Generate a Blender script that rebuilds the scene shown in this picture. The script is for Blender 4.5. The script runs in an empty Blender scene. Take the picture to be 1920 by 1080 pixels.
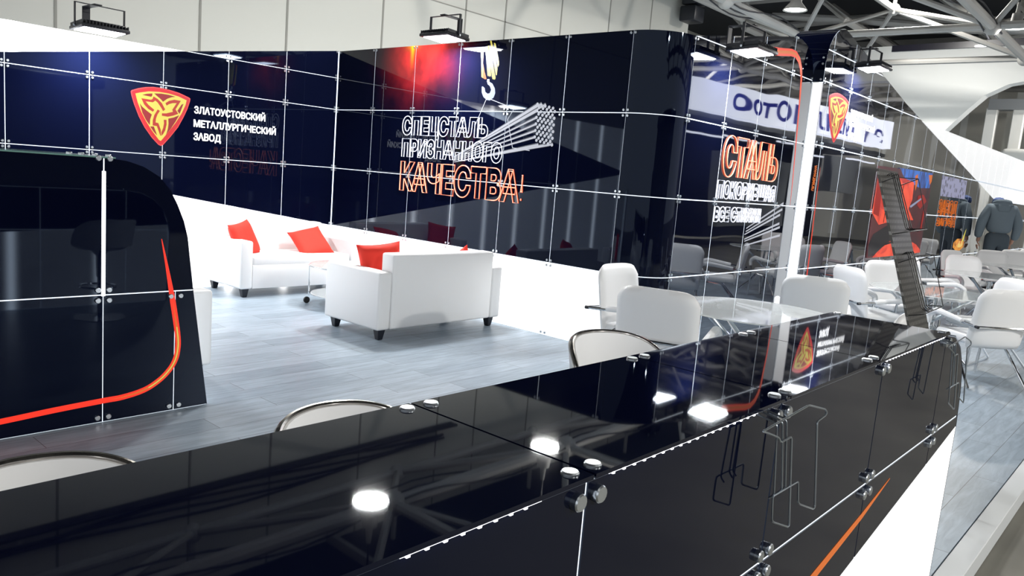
import bpy, bmesh, math, random
from mathutils import Vector, Matrix
random.seed(7)
C = bpy.context.scene.collection
SC = bpy.context.scene

# ------------------------------------------------------------------ camera, world, exposure
cam_d = bpy.data.cameras.new('camera')
cam = bpy.data.objects.new('camera', cam_d); C.objects.link(cam)
cam_d.sensor_width = 36.0
cam_d.lens = 36.0 * 1452.19 / 1920.0
cam_d.clip_end = 300
yw, pt, rl = 0.852200593, 0.144010239, 0.0819488438
fwd = Vector((math.sin(yw)*math.cos(pt), math.cos(yw)*math.cos(pt), -math.sin(pt)))
rgt = Vector((math.cos(yw), -math.sin(yw), 0))
upv = rgt.cross(fwd)
r2 = math.cos(rl)*rgt + math.sin(rl)*upv
u2 = -math.sin(rl)*rgt + math.cos(rl)*upv
cam.matrix_world = Matrix(((r2.x, u2.x, -fwd.x, 0), (r2.y, u2.y, -fwd.y, 0), (r2.z, u2.z, -fwd.z, 1.6), (0, 0, 0, 1)))
SC.camera = cam
w = bpy.data.worlds.new('hall_air'); SC.world = w; w.use_nodes = True
w.node_tree.nodes['Background'].inputs[0].default_value = (0.80, 0.84, 0.88, 1)
w.node_tree.nodes['Background'].inputs[1].default_value = 1.10
SC.view_settings.view_transform = 'Standard'
SC.view_settings.look = 'None'
SC.view_settings.exposure = 0.0
SC.view_settings.gamma = 1.0
SC.cycles.use_denoising = True
SC.cycles.max_bounces = 8
SC.cycles.glossy_bounces = 5
SC.cycles.sample_clamp_indirect = 6.0

FLOOD_W = 84.0       # watts of each stand floodlight
HALL_W = 230.0        # watts of each high-bay lamp of the hall
PANEL_E = 0.78        # brightness of the backlit white panels

# ------------------------------------------------------------------ materials
def srgb(r, g, b):
    f = lambda c: (c/255/12.92) if c/255 <= 0.04045 else ((c/255+0.055)/1.055)**2.4
    return (f(r), f(g), f(b), 1)
def mat(name, col, rough=0.5, metal=0.0, emit=None, estr=0.0, coat=0.0, ior=1.5, spec=None):
    m = bpy.data.materials.new(name); m.use_nodes = True
    p = m.node_tree.nodes['Principled BSDF']
    p.inputs['Base Color'].default_value = col if len(col) == 4 else (*col, 1)
    p.inputs['Roughness'].default_value = rough
    p.inputs['Metallic'].default_value = metal
    p.inputs['IOR'].default_value = ior
    if spec is not None: p.inputs['Specular IOR Level'].default_value = spec
    if coat:
        p.inputs['Coat Weight'].default_value = coat; p.inputs['Coat Roughness'].default_value = 0.015
    if emit is not None:
        p.inputs['Emission Color'].default_value = emit if len(emit) == 4 else (*emit, 1)
        p.inputs['Emission Strength'].default_value = estr
    return m
def nodes(m): return m.node_tree.nodes, m.node_tree.links, m.node_tree.nodes['Principled BSDF']
def mnode(n, l, op, a, b=None, c=None, clamp=False):
    x = n.new('ShaderNodeMath'); x.operation = op; x.use_clamp = clamp
    for i, v in enumerate((a, b, c)):
        if v is None: continue
        if isinstance(v, (int, float)): x.inputs[i].default_value = v
        else: l.new(v, x.inputs[i])
    return x.outputs[0]
def add_bump(m, scale, strength, dist=0.01, stretch=(1, 1, 1), detail=2.0, target='Normal'):
    n, l, p = nodes(m)
    tc = n.new('ShaderNodeTexCoord'); mp = n.new('ShaderNodeMapping'); mp.inputs['Scale'].default_value = stretch
    nz = n.new('ShaderNodeTexNoise'); nz.inputs['Scale'].default_value = scale; nz.inputs['Detail'].default_value = detail
    b = n.new('ShaderNodeBump'); b.inputs['Strength'].default_value = strength; b.inputs['Distance'].default_value = dist
    l.new(tc.outputs['Object'], mp.inputs['Vector']); l.new(mp.outputs[0], nz.inputs['Vector'])
    l.new(nz.outputs[0], b.inputs['Height']); l.new(b.outputs[0], p.inputs[target])
    if target == 'Normal' and p.inputs['Coat Weight'].default_value > 0: l.new(b.outputs[0], p.inputs['Coat Normal'])

NAVY = (0.0016, 0.0026, 0.0125, 1)
def tint(m, c):
    m.node_tree.nodes['Principled BSDF'].inputs['Specular Tint'].default_value = (*c, 1); return m
M_GLASS = tint(mat('black_glass', NAVY, 0.025, coat=0.06, ior=1.30), (0.55, 0.74, 1.0))
M_GLASS_WAVY = tint(mat('black_glass_wavy', NAVY, 0.025, coat=1.0, ior=1.9), (0.75, 0.88, 1.0))
add_bump(M_GLASS_WAVY, 1.1, 0.35, 0.012, (1, 1, 0.8), 1.0)
M_GLASS_TOP = tint(mat('black_glass_top', NAVY, 0.025, coat=0.10, ior=1.31), (0.6, 0.78, 1.0))
add_bump(M_GLASS_TOP, 2.2, 0.10, 0.006, (1, 1, 1), 0.0)
M_EDGE = mat('glass_edge', srgb(120, 160, 150), 0.1)
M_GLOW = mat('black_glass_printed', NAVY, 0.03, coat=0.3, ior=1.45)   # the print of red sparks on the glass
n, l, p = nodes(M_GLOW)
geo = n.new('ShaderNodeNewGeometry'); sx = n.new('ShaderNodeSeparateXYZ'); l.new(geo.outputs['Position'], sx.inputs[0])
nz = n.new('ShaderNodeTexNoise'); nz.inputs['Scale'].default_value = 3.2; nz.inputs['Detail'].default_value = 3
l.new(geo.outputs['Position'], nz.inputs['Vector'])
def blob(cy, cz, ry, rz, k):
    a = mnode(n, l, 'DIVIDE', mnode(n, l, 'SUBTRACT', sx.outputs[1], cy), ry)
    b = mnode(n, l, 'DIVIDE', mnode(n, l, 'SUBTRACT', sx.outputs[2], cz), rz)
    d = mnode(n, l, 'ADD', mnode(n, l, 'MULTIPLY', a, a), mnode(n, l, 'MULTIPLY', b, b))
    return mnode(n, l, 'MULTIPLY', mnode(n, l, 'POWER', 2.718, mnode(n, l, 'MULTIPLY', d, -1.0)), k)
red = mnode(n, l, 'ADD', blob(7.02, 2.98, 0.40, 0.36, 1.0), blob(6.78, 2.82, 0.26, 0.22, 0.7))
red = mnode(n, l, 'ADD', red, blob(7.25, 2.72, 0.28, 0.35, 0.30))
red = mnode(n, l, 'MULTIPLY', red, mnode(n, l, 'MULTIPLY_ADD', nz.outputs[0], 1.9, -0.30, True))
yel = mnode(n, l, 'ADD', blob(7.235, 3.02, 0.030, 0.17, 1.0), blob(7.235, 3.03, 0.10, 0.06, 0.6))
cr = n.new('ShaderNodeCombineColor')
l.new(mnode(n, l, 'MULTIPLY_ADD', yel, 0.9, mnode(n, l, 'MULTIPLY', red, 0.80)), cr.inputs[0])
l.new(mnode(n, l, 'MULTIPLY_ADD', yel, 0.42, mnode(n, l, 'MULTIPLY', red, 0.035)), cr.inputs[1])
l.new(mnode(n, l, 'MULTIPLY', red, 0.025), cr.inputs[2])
l.new(cr.outputs[0], p.inputs['Emission Color']); p.inputs['Emission Strength'].default_value = 1.9  # the print is made to glow by emission

def lit_mat(name, base, band, axis, freq=7.6, phase=0.0, power=24.0):
    m = mat(name, (0.85, 0.86, 0.86), 0.25, emit=(1, 1, 1), estr=base)
    n, l, p = nodes(m)
    geo = n.new('ShaderNodeNewGeometry'); sx = n.new('ShaderNodeSeparateXYZ'); l.new(geo.outputs['Position'], sx.inputs[0])
    s = mnode(n, l, 'SINE', mnode(n, l, 'MULTIPLY_ADD', sx.outputs[axis], freq, phase))
    s = mnode(n, l, 'POWER', mnode(n, l, 'MULTIPLY_ADD', s, 0.5, 0.5, True), power)
    l.new(mnode(n, l, 'MULTIPLY_ADD', s, band, base), p.inputs['Emission Strength'])   # tubes behind the frosted sheet
    return m
M_LIT_X = lit_mat('backlit_white_a', PANEL_E, 7.0, 0, 8.32)
M_LIT_B = lit_mat('backlit_white_c', 0.40, 8.0, 0, 8.32, 1.801, 30.0)
M_LIT_Y = lit_mat('backlit_white_b', PANEL_E, 0.5, 1)
M_LIT = mat('backlit_white_plain', (0.85, 0.86, 0.86), 0.3, emit=(1, 1, 1), estr=PANEL_E)
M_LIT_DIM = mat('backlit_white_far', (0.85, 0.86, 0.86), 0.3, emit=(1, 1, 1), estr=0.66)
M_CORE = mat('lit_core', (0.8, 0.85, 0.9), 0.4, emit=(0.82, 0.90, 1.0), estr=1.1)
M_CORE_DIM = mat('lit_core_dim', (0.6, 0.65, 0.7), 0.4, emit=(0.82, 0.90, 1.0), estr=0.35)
M_CORE_HOT = mat('lit_core_strip', (0.8, 0.85, 0.9), 0.4, emit=(0.95, 0.97, 1.0), estr=3.0)
M_CAP = mat('brushed_steel', (0.62, 0.66, 0.70), 0.28, 1.0)
M_CHROME = mat('chrome', (0.75, 0.76, 0.77), 0.08, 1.0)
M_DARKCHROME = mat('worn_chrome', (0.40, 0.38, 0.36), 0.15, 1.0)
M_LEATHER = mat('white_leather', (0.84, 0.84, 0.84), 0.42)
add_bump(M_LEATHER, 3.0, 0.12, 0.02, detail=3.0)
M_RED = mat('red_fabric', srgb(232, 52, 36), 0.8)
add_bump(M_RED, 6.0, 0.35, 0.02, detail=3.0)
M_BLACKWOOD = mat('dark_wood', (0.006, 0.008, 0.016), 0.35)
M_BLACKMETAL = mat('black_metal', (0.008, 0.010, 0.016), 0.4)
M_WIREDARK = mat('dark_wire', (0.03, 0.03, 0.03), 0.35, 0.6)
M_WIRE = mat('steel_wire', (0.34, 0.38, 0.42), 0.3, 0.9)
M_LENS = mat('lamp_lens', (1, 1, 1), 0.3, emit=(0.93, 0.96, 1.0), estr=22.0)
M_LED = mat('led_diode', (1, 1, 1), 0.3, emit=(0.92, 0.93, 1.0), estr=9.0)
M_LEDBAR = mat('led_bar', (1, 1, 1), 0.3, emit=(0.92, 0.93, 1.0), estr=1.3)
M_HALLLENS = mat('hall_lamp_lens', (1, 1, 1), 0.3, emit=(0.95, 1.0, 0.93), estr=5.0)
M_TXT = mat('white_print', (0.9, 0.9, 0.9), 0.4, emit=(1, 1, 1), estr=0.75)
M_PGLOW_W = mat('white_print_glow', (0.9, 0.9, 1), 0.4, emit=(0.84, 0.88, 1.0), estr=1.0)  # slogans are prints of neon letters; their glow is put in as emission
M_PGLOW_R = mat('red_print_glow', (1, 0.2, 0.1), 0.4, emit=(1.0, 0.16, 0.07), estr=1.0)
M_PGLOW_RHOT = mat('red_print_glow_core', (1, 0.6, 0.4), 0.4, emit=(1.0, 0.34, 0.22), estr=1.1)
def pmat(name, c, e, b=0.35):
    c = srgb(*c); return mat(name, (c[0]*b, c[1]*b, c[2]*b), 0.4, emit=c, estr=e)  # wall prints also emit, so they show bright on dark glass
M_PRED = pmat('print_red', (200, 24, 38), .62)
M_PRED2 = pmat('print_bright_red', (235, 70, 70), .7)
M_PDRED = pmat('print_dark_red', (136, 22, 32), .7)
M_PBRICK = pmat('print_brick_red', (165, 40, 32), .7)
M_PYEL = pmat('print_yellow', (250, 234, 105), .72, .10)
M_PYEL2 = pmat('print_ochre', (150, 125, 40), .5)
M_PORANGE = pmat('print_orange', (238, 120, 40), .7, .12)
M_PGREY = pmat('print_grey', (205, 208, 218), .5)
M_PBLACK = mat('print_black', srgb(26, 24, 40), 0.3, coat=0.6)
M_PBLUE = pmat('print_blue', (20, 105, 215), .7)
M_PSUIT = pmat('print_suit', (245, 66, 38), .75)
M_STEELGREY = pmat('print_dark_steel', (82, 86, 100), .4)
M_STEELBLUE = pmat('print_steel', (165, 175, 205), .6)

# wood plank floor of the stand
M_FLOOR = mat('grey_plank_floor', (0.3, 0.33, 0.35), 0.36)
n, l, p = nodes(M_FLOOR)
tc = n.new('ShaderNodeTexCoord')
br = n.new('ShaderNodeTexBrick'); br.inputs['Scale'].default_value = 1.0
br.inputs['Brick Width'].default_value = 1.35; br.inputs['Row Height'].default_value = 0.205; br.inputs['Mortar Size'].default_value = 0.0022
br.offset = 0.37; br.inputs['Color1'].default_value = (0.238, 0.296, 0.358, 1); br.inputs['Color2'].default_value = (0.335, 0.402, 0.472, 1)
br.inputs['Mortar'].default_value = (0.10, 0.11, 0.12, 1); br.inputs['Bias'].default_value = 0.1
l.new(tc.outputs['Object'], br.inputs['Vector'])
mp = n.new('ShaderNodeMapping'); mp.inputs['Scale'].default_value = (1.2, 9.0, 1); l.new(tc.outputs['Object'], mp.inputs['Vector'])
nz = n.new('ShaderNodeTexNoise'); nz.inputs['Scale'].default_value = 2.4; nz.inputs['Detail'].default_value = 6; nz.inputs['Roughness'].default_value = 0.65
nz.inputs['Distortion'].default_value = 0.8
l.new(mp.outputs[0], nz.inputs['Vector'])
mx = n.new('ShaderNodeMix'); mx.data_type = 'RGBA'; mx.blend_type = 'MULTIPLY'; mx.inputs['Factor'].default_value = 1.0
rmp = n.new('ShaderNodeValToRGB'); rmp.color_ramp.elements[0].position = 0.25; rmp.color_ramp.elements[0].color = (0.68, 0.69, 0.70, 1)
rmp.color_ramp.elements[1].position = 0.75; rmp.color_ramp.elements[1].color = (1.25, 1.24, 1.22, 1)
l.new(nz.outputs[0], rmp.inputs[0]); l.new(br.outputs['Color'], mx.inputs['A']); l.new(rmp.outputs[0], mx.inputs['B'])
l.new(mx.outputs['Result'], p.inputs['Base Color'])
# concrete of the hall
M_CONC = mat('hall_concrete', (0.36, 0.35, 0.31), 0.6)
n, l, p = nodes(M_CONC)
tc = n.new('ShaderNodeTexCoord'); nz = n.new('ShaderNodeTexNoise'); nz.inputs['Scale'].default_value = 1.6; nz.inputs['Detail'].default_value = 8
rmp = n.new('ShaderNodeValToRGB'); rmp.color_ramp.elements[0].position = 0.3; rmp.color_ramp.elements[0].color = (0.125, 0.12, 0.102, 1)
rmp.color_ramp.elements[1].position = 0.7; rmp.color_ramp.elements[1].color = (0.175, 0.168, 0.142, 1)
l.new(tc.outputs['Object'], nz.inputs['Vector']); l.new(nz.outputs[0], rmp.inputs[0]); l.new(rmp.outputs[0], p.inputs['Base Color'])
M_KERB = mat('platform_edge', (0.55, 0.57, 0.58), 0.5)
M_HALLWALL = mat('hall_wall_panel', (0.52, 0.505, 0.452), 0.55)
M_JOINT = mat('wall_joint', (0.25, 0.24, 0.21), 0.7)
M_CEIL = mat('hall_ceiling', (0.016, 0.019, 0.025), 0.9)
M_TRUSS = mat('truss_paint', (0.34, 0.33, 0.31), 0.6)
M_DUCT = mat('dark_cable', (0.02, 0.02, 0.025), 0.6)
M_STANDW = mat('far_white', (0.74, 0.74, 0.71), 0.5)
M_STANDG = mat('far_grey', (0.20, 0.21, 0.22), 0.5)
M_STANDK = mat('far_dark', (0.02, 0.022, 0.028), 0.5)
M_BANNER = mat('lit_banner', (0.8, 0.8, 0.85), 0.5, emit=(0.86, 0.88, 1.0), estr=2.2)
M_NAVYTXT = mat('blue_letter', (0.006, 0.008, 0.30), 0.5, emit=(0.01, 0.02, 0.5), estr=0.5)
M_JACKET = mat('grey_jacket', srgb(122, 136, 146), 0.85); add_bump(M_JACKET, 9, 0.4, 0.02)
M_TROUSER = mat('dark_trousers', srgb(84, 95, 104), 0.85)
M_SKIN = mat('skin', srgb(196, 150, 128), 0.5)
M_CAPBLUE = mat('blue_cap', srgb(80, 100, 150), 0.8)
M_RACK = mat('perforated_sheet', (0.23, 0.22, 0.20), 0.35, 0.75)
n, l, p = nodes(M_RACK)
tc = n.new('ShaderNodeTexCoord'); mp = n.new('ShaderNodeMapping'); mp.inputs['Rotation'].default_value = (math.pi/2, 0, 0)
br = n.new('ShaderNodeTexBrick'); br.inputs['Scale'].default_value = 1; br.inputs['Brick Width'].default_value = 0.030; br.inputs['Row Height'].default_value = 0.032
br.inputs['Mortar Size'].default_value = 0.007; br.inputs['Color1'].default_value = (0.27, 0.26, 0.24, 1); br.inputs['Color2'].default_value = (0.24, 0.23, 0.21, 1)
br.inputs['Mortar'].default_value = (0.10, 0.095, 0.085, 1)
l.new(tc.outputs['Object'], mp.inputs['Vector']); l.new(mp.outputs[0], br.inputs['Vector']); l.new(br.outputs['Color'], p.inputs['Base Color'])
# glass table top: clear sheet, white mixed in to stand for its reflections
M_TABLE = bpy.data.materials.new('glass_table_top'); M_TABLE.use_nodes = True
n, l, p = nodes(M_TABLE)
p.inputs['Base Color'].default_value = (0.85, 0.87, 0.87, 1); p.inputs['Roughness'].default_value = 0.03; p.inputs['Coat Weight'].default_value = 0.6
tr = n.new('ShaderNodeBsdfTransparent'); tr.inputs[0].default_value = (0.95, 0.98, 0.97, 1)
ms = n.new('ShaderNodeMixShader'); ms.inputs[0].default_value = 0.70
l.new(tr.outputs[0], ms.inputs[1]); l.new(p.outputs[0], ms.inputs[2]); l.new(ms.outputs[0], n['Material Output'].inputs['Surface'])

# ------------------------------------------------------------------ mesh helpers
def obj(name, bm, m, parent=None, smooth=True, ang=35):
    me = bpy.data.meshes.new(name)
    bmesh.ops.recalc_face_normals(bm, faces=bm.faces)
    bm.to_mesh(me); bm.free()
    for x in (m if isinstance(m, (list, tuple)) else [m]): me.materials.append(x)
    if smooth:
        me.shade_smooth(); me.set_sharp_from_angle(angle=math.radians(ang))
    o = bpy.data.objects.new(name, me); C.objects.link(o)
    if parent: o.parent = parent
    return o
def link(name, me, parent, mw):
    o = bpy.data.objects.new(name, me); C.objects.link(o); o.parent = parent; o.matrix_local = mw
    return o
def thing(name, label, cat, loc=(0, 0, 0), rz=0, group=None):
    o = bpy.data.objects.new(name, None); C.objects.link(o)
    o.location = loc; o.rotation_euler = (0, 0, rz); o.empty_display_size = 0.1
    o['label'] = label; o['category'] = cat
    if group: o['group'] = group
    return o
def tag(o, label, cat, group=None):
    o['label'] = label; o['category'] = cat
    if group: o['group'] = group
    return o
def struct(o): o['kind'] = 'structure'; return o
def root(name):
    o = bpy.data.objects.new(name, None); C.objects.link(o); o.empty_display_size = 0.1
    return struct(o)
def dup(r, loc, rz, label=None):
    c = r.copy(); C.objects.link(c); c.location = loc; c.rotation_euler = (0, 0, rz)
    if label: c['label'] = label
    for ch in list(r.children):
        k = ch.copy(); C.objects.link(k); k.parent = c
        for g in list(ch.children):
            q = g.copy(); C.objects.link(q); q.parent = k
    return c
def box(bm, size, loc, bevel=0.0, seg=2, rot=None, taper=1.0):
    vs = []
    for z in (-.5, .5):
        for x, y in ((-.5, -.5), (.5, -.5), (.5, .5), (-.5, .5)):
            t = taper if z < 0 else 1.0
            vs.append(Vector((x*size[0]*t, y*size[1]*t, z*size[2])))
    if rot is not None: vs = [rot @ v for v in vs]
    v = [bm.verts.new(q + Vector(loc)) for q in vs]
    fs = [bm.faces.new([v[i] for i in f]) for f in ((3, 2, 1, 0), (4, 5, 6, 7), (0, 1, 5, 4), (1, 2, 6, 5), (2, 3, 7, 6), (3, 0, 4, 7))]
    if bevel:
        es = list({e for f in fs for e in f.edges})
        bmesh.ops.bevel(bm, geom=es, offset=bevel, segments=seg, profile=0.5, affect='EDGES')
def tube(bm, pts, r, seg=8, closed=False, flat=1.0):
    pts = [Vector(q) for q in pts]; N = len(pts)
    if N < 2: return
    rings = []; nrm = None
    for i in range(N):
        if closed: t = (pts[(i+1) % N]-pts[i-1]).normalized()
        else: t = (pts[min(i+1, N-1)]-pts[max(i-1, 0)]).normalized()
        if nrm is None:
            a = Vector((0, 0, 1)) if abs(t.z) < .9 else Vector((1, 0, 0))
            nrm = (a - t*a.dot(t)).normalized()
        else:
            nrm = nrm - t*nrm.dot(t)
            nrm = nrm.normalized() if nrm.length > 1e-6 else t.orthogonal().normalized()
        b = t.cross(nrm); rr = r[i] if isinstance(r, (list, tuple)) else r
        rings.append([bm.verts.new(pts[i] + (nrm*math.cos(k*2*math.pi/seg)*flat + b*math.sin(k*2*math.pi/seg))*rr) for k in range(seg)])
    for i in range(N if closed else N-1):
        A, B = rings[i], rings[(i+1) % N]
        for k in range(seg): bm.faces.new((A[k], A[(k+1) % seg], B[(k+1) % seg], B[k]))
    if not closed:
        bm.faces.new(list(reversed(rings[0]))); bm.faces.new(rings[-1])
def smooth_path(pts, n=6):
    P = [Vector(q) for q in pts]; out = []
    for i in range(len(P)-1):
        p0 = P[max(i-1, 0)]; p1 = P[i]; p2 = P[i+1]; p3 = P[min(i+2, len(P)-1)]
        for k in range(n):
            t = k/n
            out.append(0.5*((2*p1)+(p2-p0)*t+(2*p0-5*p1+4*p2-p3)*t*t+(3*p1-p0-3*p2+p3)*t**3))
    out.append(P[-1]); return out
def round_path(pts, r, n=4):
    P = [Vector(q) for q in pts]; out = [P[0]]
    for i in range(1, len(P)-1):
        a = P[i-1]-P[i]; b = P[i+1]-P[i]
        d = min(r, a.length*.45, b.length*.45)
        s = P[i]+a.normalized()*d; e = P[i]+b.normalized()*d
        for k in range(n+1):
            t = k/n; out.append(s*(1-t)**2 + P[i]*2*t*(1-t) + e*t*t)
    out.append(P[-1]); return out
def lathe(bm, prof, seg=24, c=(0, 0, 0)):
    rings = []
    for r, z in prof:
        if r < 1e-5: rings.append([bm.verts.new((c[0], c[1], c[2]+z))])
        else: rings.append([bm.verts.new((c[0]+r*math.cos(k*2*math.pi/seg), c[1]+r*math.sin(k*2*math.pi/seg), c[2]+z)) for k in range(seg)])
    for A, B in zip(rings, rings[1:]):
        for k in range(seg):
            q = [A[k % len(A)], A[(k+1) % len(A)], B[(k+1) % len(B)], B[k % len(B)]]
            u = []
            for x in q:
                if x not in u: u.append(x)
            if len(u) > 2: bm.faces.new(u)
class Plane:
    """maps (u, v, w) of a wall face to the place: u along the wall, v up, w out of the wall"""
    def __init__(s, o, u, v, nrm): s.o, s.u, s.v, s.n = Vector(o), Vector(u), Vector(v), Vector(nrm)
    def __call__(s, u, v, w=0.0): return s.o + s.u*u + s.v*v + s.n*w
    def mat(s, u, v, w=0.0):
        m = Matrix((s.u, s.v, s.n)).transposed().to_4x4(); m.translation = s(u, v, w); return m
def prism(bm, poly, pl, w0, w1, mi=0):
    a = [bm.verts.new(pl(u, v, w0)) for u, v in poly]; b = [bm.verts.new(pl(u, v, w1)) for u, v in poly]
    N = len(poly); fs = [bm.faces.new(a), bm.faces.new(b)]
    for i in range(N): fs.append(bm.faces.new((a[i], a[(i+1) % N], b[(i+1) % N], b[i])))
    for f in fs: f.material_index = mi
def flat(bm, poly, pl, w, mi=0):
    f = bm.faces.new([bm.verts.new(pl(u, v, w)) for u, v in poly]); f.material_index = mi
def clip(poly, u0, u1, v0, v1):
    def half(P, f):
        out = []
        for i in range(len(P)):
            a, b = P[i-1], P[i]; fa, fb = f(a), f(b)
            if (fa >= 0) != (fb >= 0):
                t = fa/(fa-fb); out.append((a[0]+(b[0]-a[0])*t, a[1]+(b[1]-a[1])*t))
            if fb >= 0: out.append(b)
        return out
    for f in (lambda q: q[0]-u0, lambda q: u1-q[0], lambda q: q[1]-v0, lambda q: v1-q[1]):
        poly = half(poly, f)
        if len(poly) < 3: return []
    A = 0.0
    for i in range(len(poly)): A += poly[i-1][0]*poly[i][1]-poly[i][0]*poly[i-1][1]
    return poly if abs(A) > 0.002 else []
def inside(P, q):
    r = False
    for i in range(len(P)):
        a, b = P[i-1], P[i]
        if (a[1] > q[1]) != (b[1] > q[1]) and q[0] < (b[0]-a[0])*(q[1]-a[1])/(b[1]-a[1])+a[0]: r = not r
    return r

# a steel standoff cap: little disc with a bevelled rim, axis along its local z
def cap_mesh(name, r, h):
    bm = bmesh.new(); lathe(bm, [(0, h), (r*.86, h), (r, h*.8), (r, 0.0), (r*.6, 0), (r*.6, -.004), (0, -.004)], 14)
    bmesh.ops.recalc_face_normals(bm, faces=bm.faces)
    me = bpy.data.meshes.new(name); bm.to_mesh(me); bm.free(); me.materials.append(M_CAP); me.shade_smooth(); me.set_sharp_from_angle(angle=.5)
    return me
CAP = cap_mesh('standoff_cap', 0.0125, 0.012)
CAPB = cap_mesh('standoff_cap_big', 0.0150, 0.013)
GAP = 0.0075
def panels(parent, pl, us, vs, shape, m, name='glass_panel', gap=GAP, caps=True, off=0.026, cap=None, th=0.003, matf=None):
    """cut shape along the panel grid; each piece is a part of its own with its caps as sub-parts"""
    for i in range(len(us)-1):
        for j in range(len(vs)-1):
            c = clip(shape, us[i]+gap/2, us[i+1]-gap/2, vs[j]+gap/2, vs[j+1]-gap/2)
            if not c: continue
            bm = bmesh.new(); prism(bm, c, pl, -th, 0)
            mm = matf(i, j) if matf else m
            o = obj(name, bm, mm or m, parent, smooth=False)
            if not caps: continue
            for u in (us[i]+off, us[i+1]-off):
                for v in (vs[j]+off, vs[j+1]-off):
                    if inside(c, (u, v)): link('standoff_cap', cap or CAP, o, pl.mat(u, v, 0))

# text as geometry
def text_mesh(body, bold=0.0):
    c = bpy.data.curves.new('tmp', 'FONT'); c.body = body; c.resolution_u = 3; c.offset = bold
    o = bpy.data.objects.new('tmp', c); C.objects.link(o)
    dg = bpy.context.evaluated_depsgraph_get()
    me = bpy.data.meshes.new_from_object(o.evaluated_get(dg))
    V = [(v.co.x, v.co.y) for v in me.vertices]; F = [list(q.vertices) for q in me.polygons]
    bpy.data.objects.remove(o); bpy.data.curves.remove(c); bpy.data.meshes.remove(me)
    x0, x1 = min(v[0] for v in V), max(v[0] for v in V); y0, y1 = 0.0, max(v[1] for v in V)
    return [((x-x0)/(x1-x0), (y-y0)/(y1-y0)) for x, y in V], F
def cap_height_fix(body): return 1.22 if 'Й' in body else 1.0
def solid_text(name, body, pl, u0, u1, v0, v1, m, parent, bold=0.03, w=0.0015):
    V, F = text_mesh(body, bold); k = cap_height_fix(body)
    bm = bmesh.new(); vs = [bm.verts.new(pl(u0+(u1-u0)*x, v0+(v1-v0)*y*k, w)) for x, y in V]
    for f in F:
        try: bm.faces.new([vs[i] for i in f])
        except ValueError: pass
    r = bmesh.ops.extrude_face_region(bm, geom=list(bm.faces))
    bmesh.ops.translate(bm, vec=pl.n*0.003, verts=[g for g in r['geom'] if isinstance(g, bmesh.types.BMVert)])
    return obj(name, bm, m, parent, smooth=False)
def contours(body):
    c = bpy.data.curves.new('tmp', 'FONT'); c.body = body
    o = bpy.data.objects.new('tmp', c); C.objects.link(o)
    dg = bpy.context.evaluated_depsgraph_get()
    cu = o.evaluated_get(dg).to_curve(dg); L = []
    for sp in cu.splines:
        B = sp.bezier_points; P = []
        for i in range(len(B)):
            a, b = B[i], B[(i+1) % len(B)]
            st = (b.co-a.co).length
            d1 = (a.handle_right-a.co); d2 = (b.handle_left-b.co)
            straight = d1.cross(b.co-a.co).length < 1e-4 and d2.cross(b.co-a.co).length < 1e-4
            n = 1 if straight else 4
            for k in range(n):
                t = k/n; q = a.co*(1-t)**3+a.handle_right*3*t*(1-t)**2+b.handle_left*3*t*t*(1-t)+b.co*t**3
                if not P or (Vector((P[-1][0], P[-1][1]))-Vector((q.x, q.y))).length > 1e-4: P.append((q.x, q.y))
        if len(P) > 2: L.append(P)
    o.evaluated_get(dg).to_curve_clear()
    bpy.data.objects.remove(o); bpy.data.curves.remove(c)
    return L
def grow(P, d):
    """move a closed contour sideways by d (outer contours and holes run opposite ways, so strokes get fatter)"""
    N = len(P); out = []
    for i in range(N):
        a, b, c = Vector(P[i-1]), Vector(P[i]), Vector(P[(i+1) % N])
        e1 = (b-a).normalized(); e2 = (c-b).normalized()
        n1 = Vector((-e1.y, e1.x)); n2 = Vector((-e2.y, e2.x)); m = n1+n2
        k = m.length_squared
        m = m*(2/k) if k > .35 else (n1+n2)*1.2
        out.append(tuple(b+m*d))
    return out
def signed(P): return sum(P[i-1][0]*P[i][1]-P[i][0]*P[i-1][1] for i in range(len(P)))/2
def outline_text(name, body, pl, u0, u1, v0, v1, m, parent, r=0.004, bold=0.012, hot=None):
    L = contours(body); xs = [q[0] for P in L for q in P]
    x0, x1 = min(xs), max(xs); y1 = max(q[1] for P in L for q in P)/cap_height_fix(body)
    if 'Щ' in body or 'Ц' in body or 'Д' in body: pass
    Q = [[(u0+bold+(u1-u0-2*bold)*(x-x0)/(x1-x0), v0+bold+(v1-v0-2*bold)*y/y1) for x, y in P] for P in L]
    big = max(Q, key=lambda P: abs(signed(P))); sg = -1 if signed(big) > 0 else 1
    Q = [grow(P, sg*bold) for P in Q]
    def build(rr, w):
        bm = bmesh.new()
        for P in Q: tube(bm, [pl(u, v, w) for u, v in P], rr, 6, True)
        return bm
    o = obj(name, build(r, r+.001), m, parent)
    if hot: obj('outline_core', build(r*.55, r*1.7+.001), hot, o)
    return o
def ribbon(bm, pl, pts, ws, w, mi=0):
    P = [Vector((q[0], q[1])) for q in pts]; N = len(P); L = []; R = []
    for i in range(N):
        t = (P[min(i+1, N-1)]-P[max(i-1, 0)]).normalized(); nn = Vector((-t.y, t.x))
        ww = ws[i] if isinstance(ws, (list, tuple)) else ws
        a = P[i]+nn*ww/2; b = P[i]-nn*ww/2
        L.append(bm.verts.new(pl(a.x, a.y, w))); R.append(bm.verts.new(pl(b.x, b.y, w)))
    for i in range(N-1):
        f = bm.faces.new((L[i], R[i], R[i+1], L[i+1])); f.material_index = mi

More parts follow.
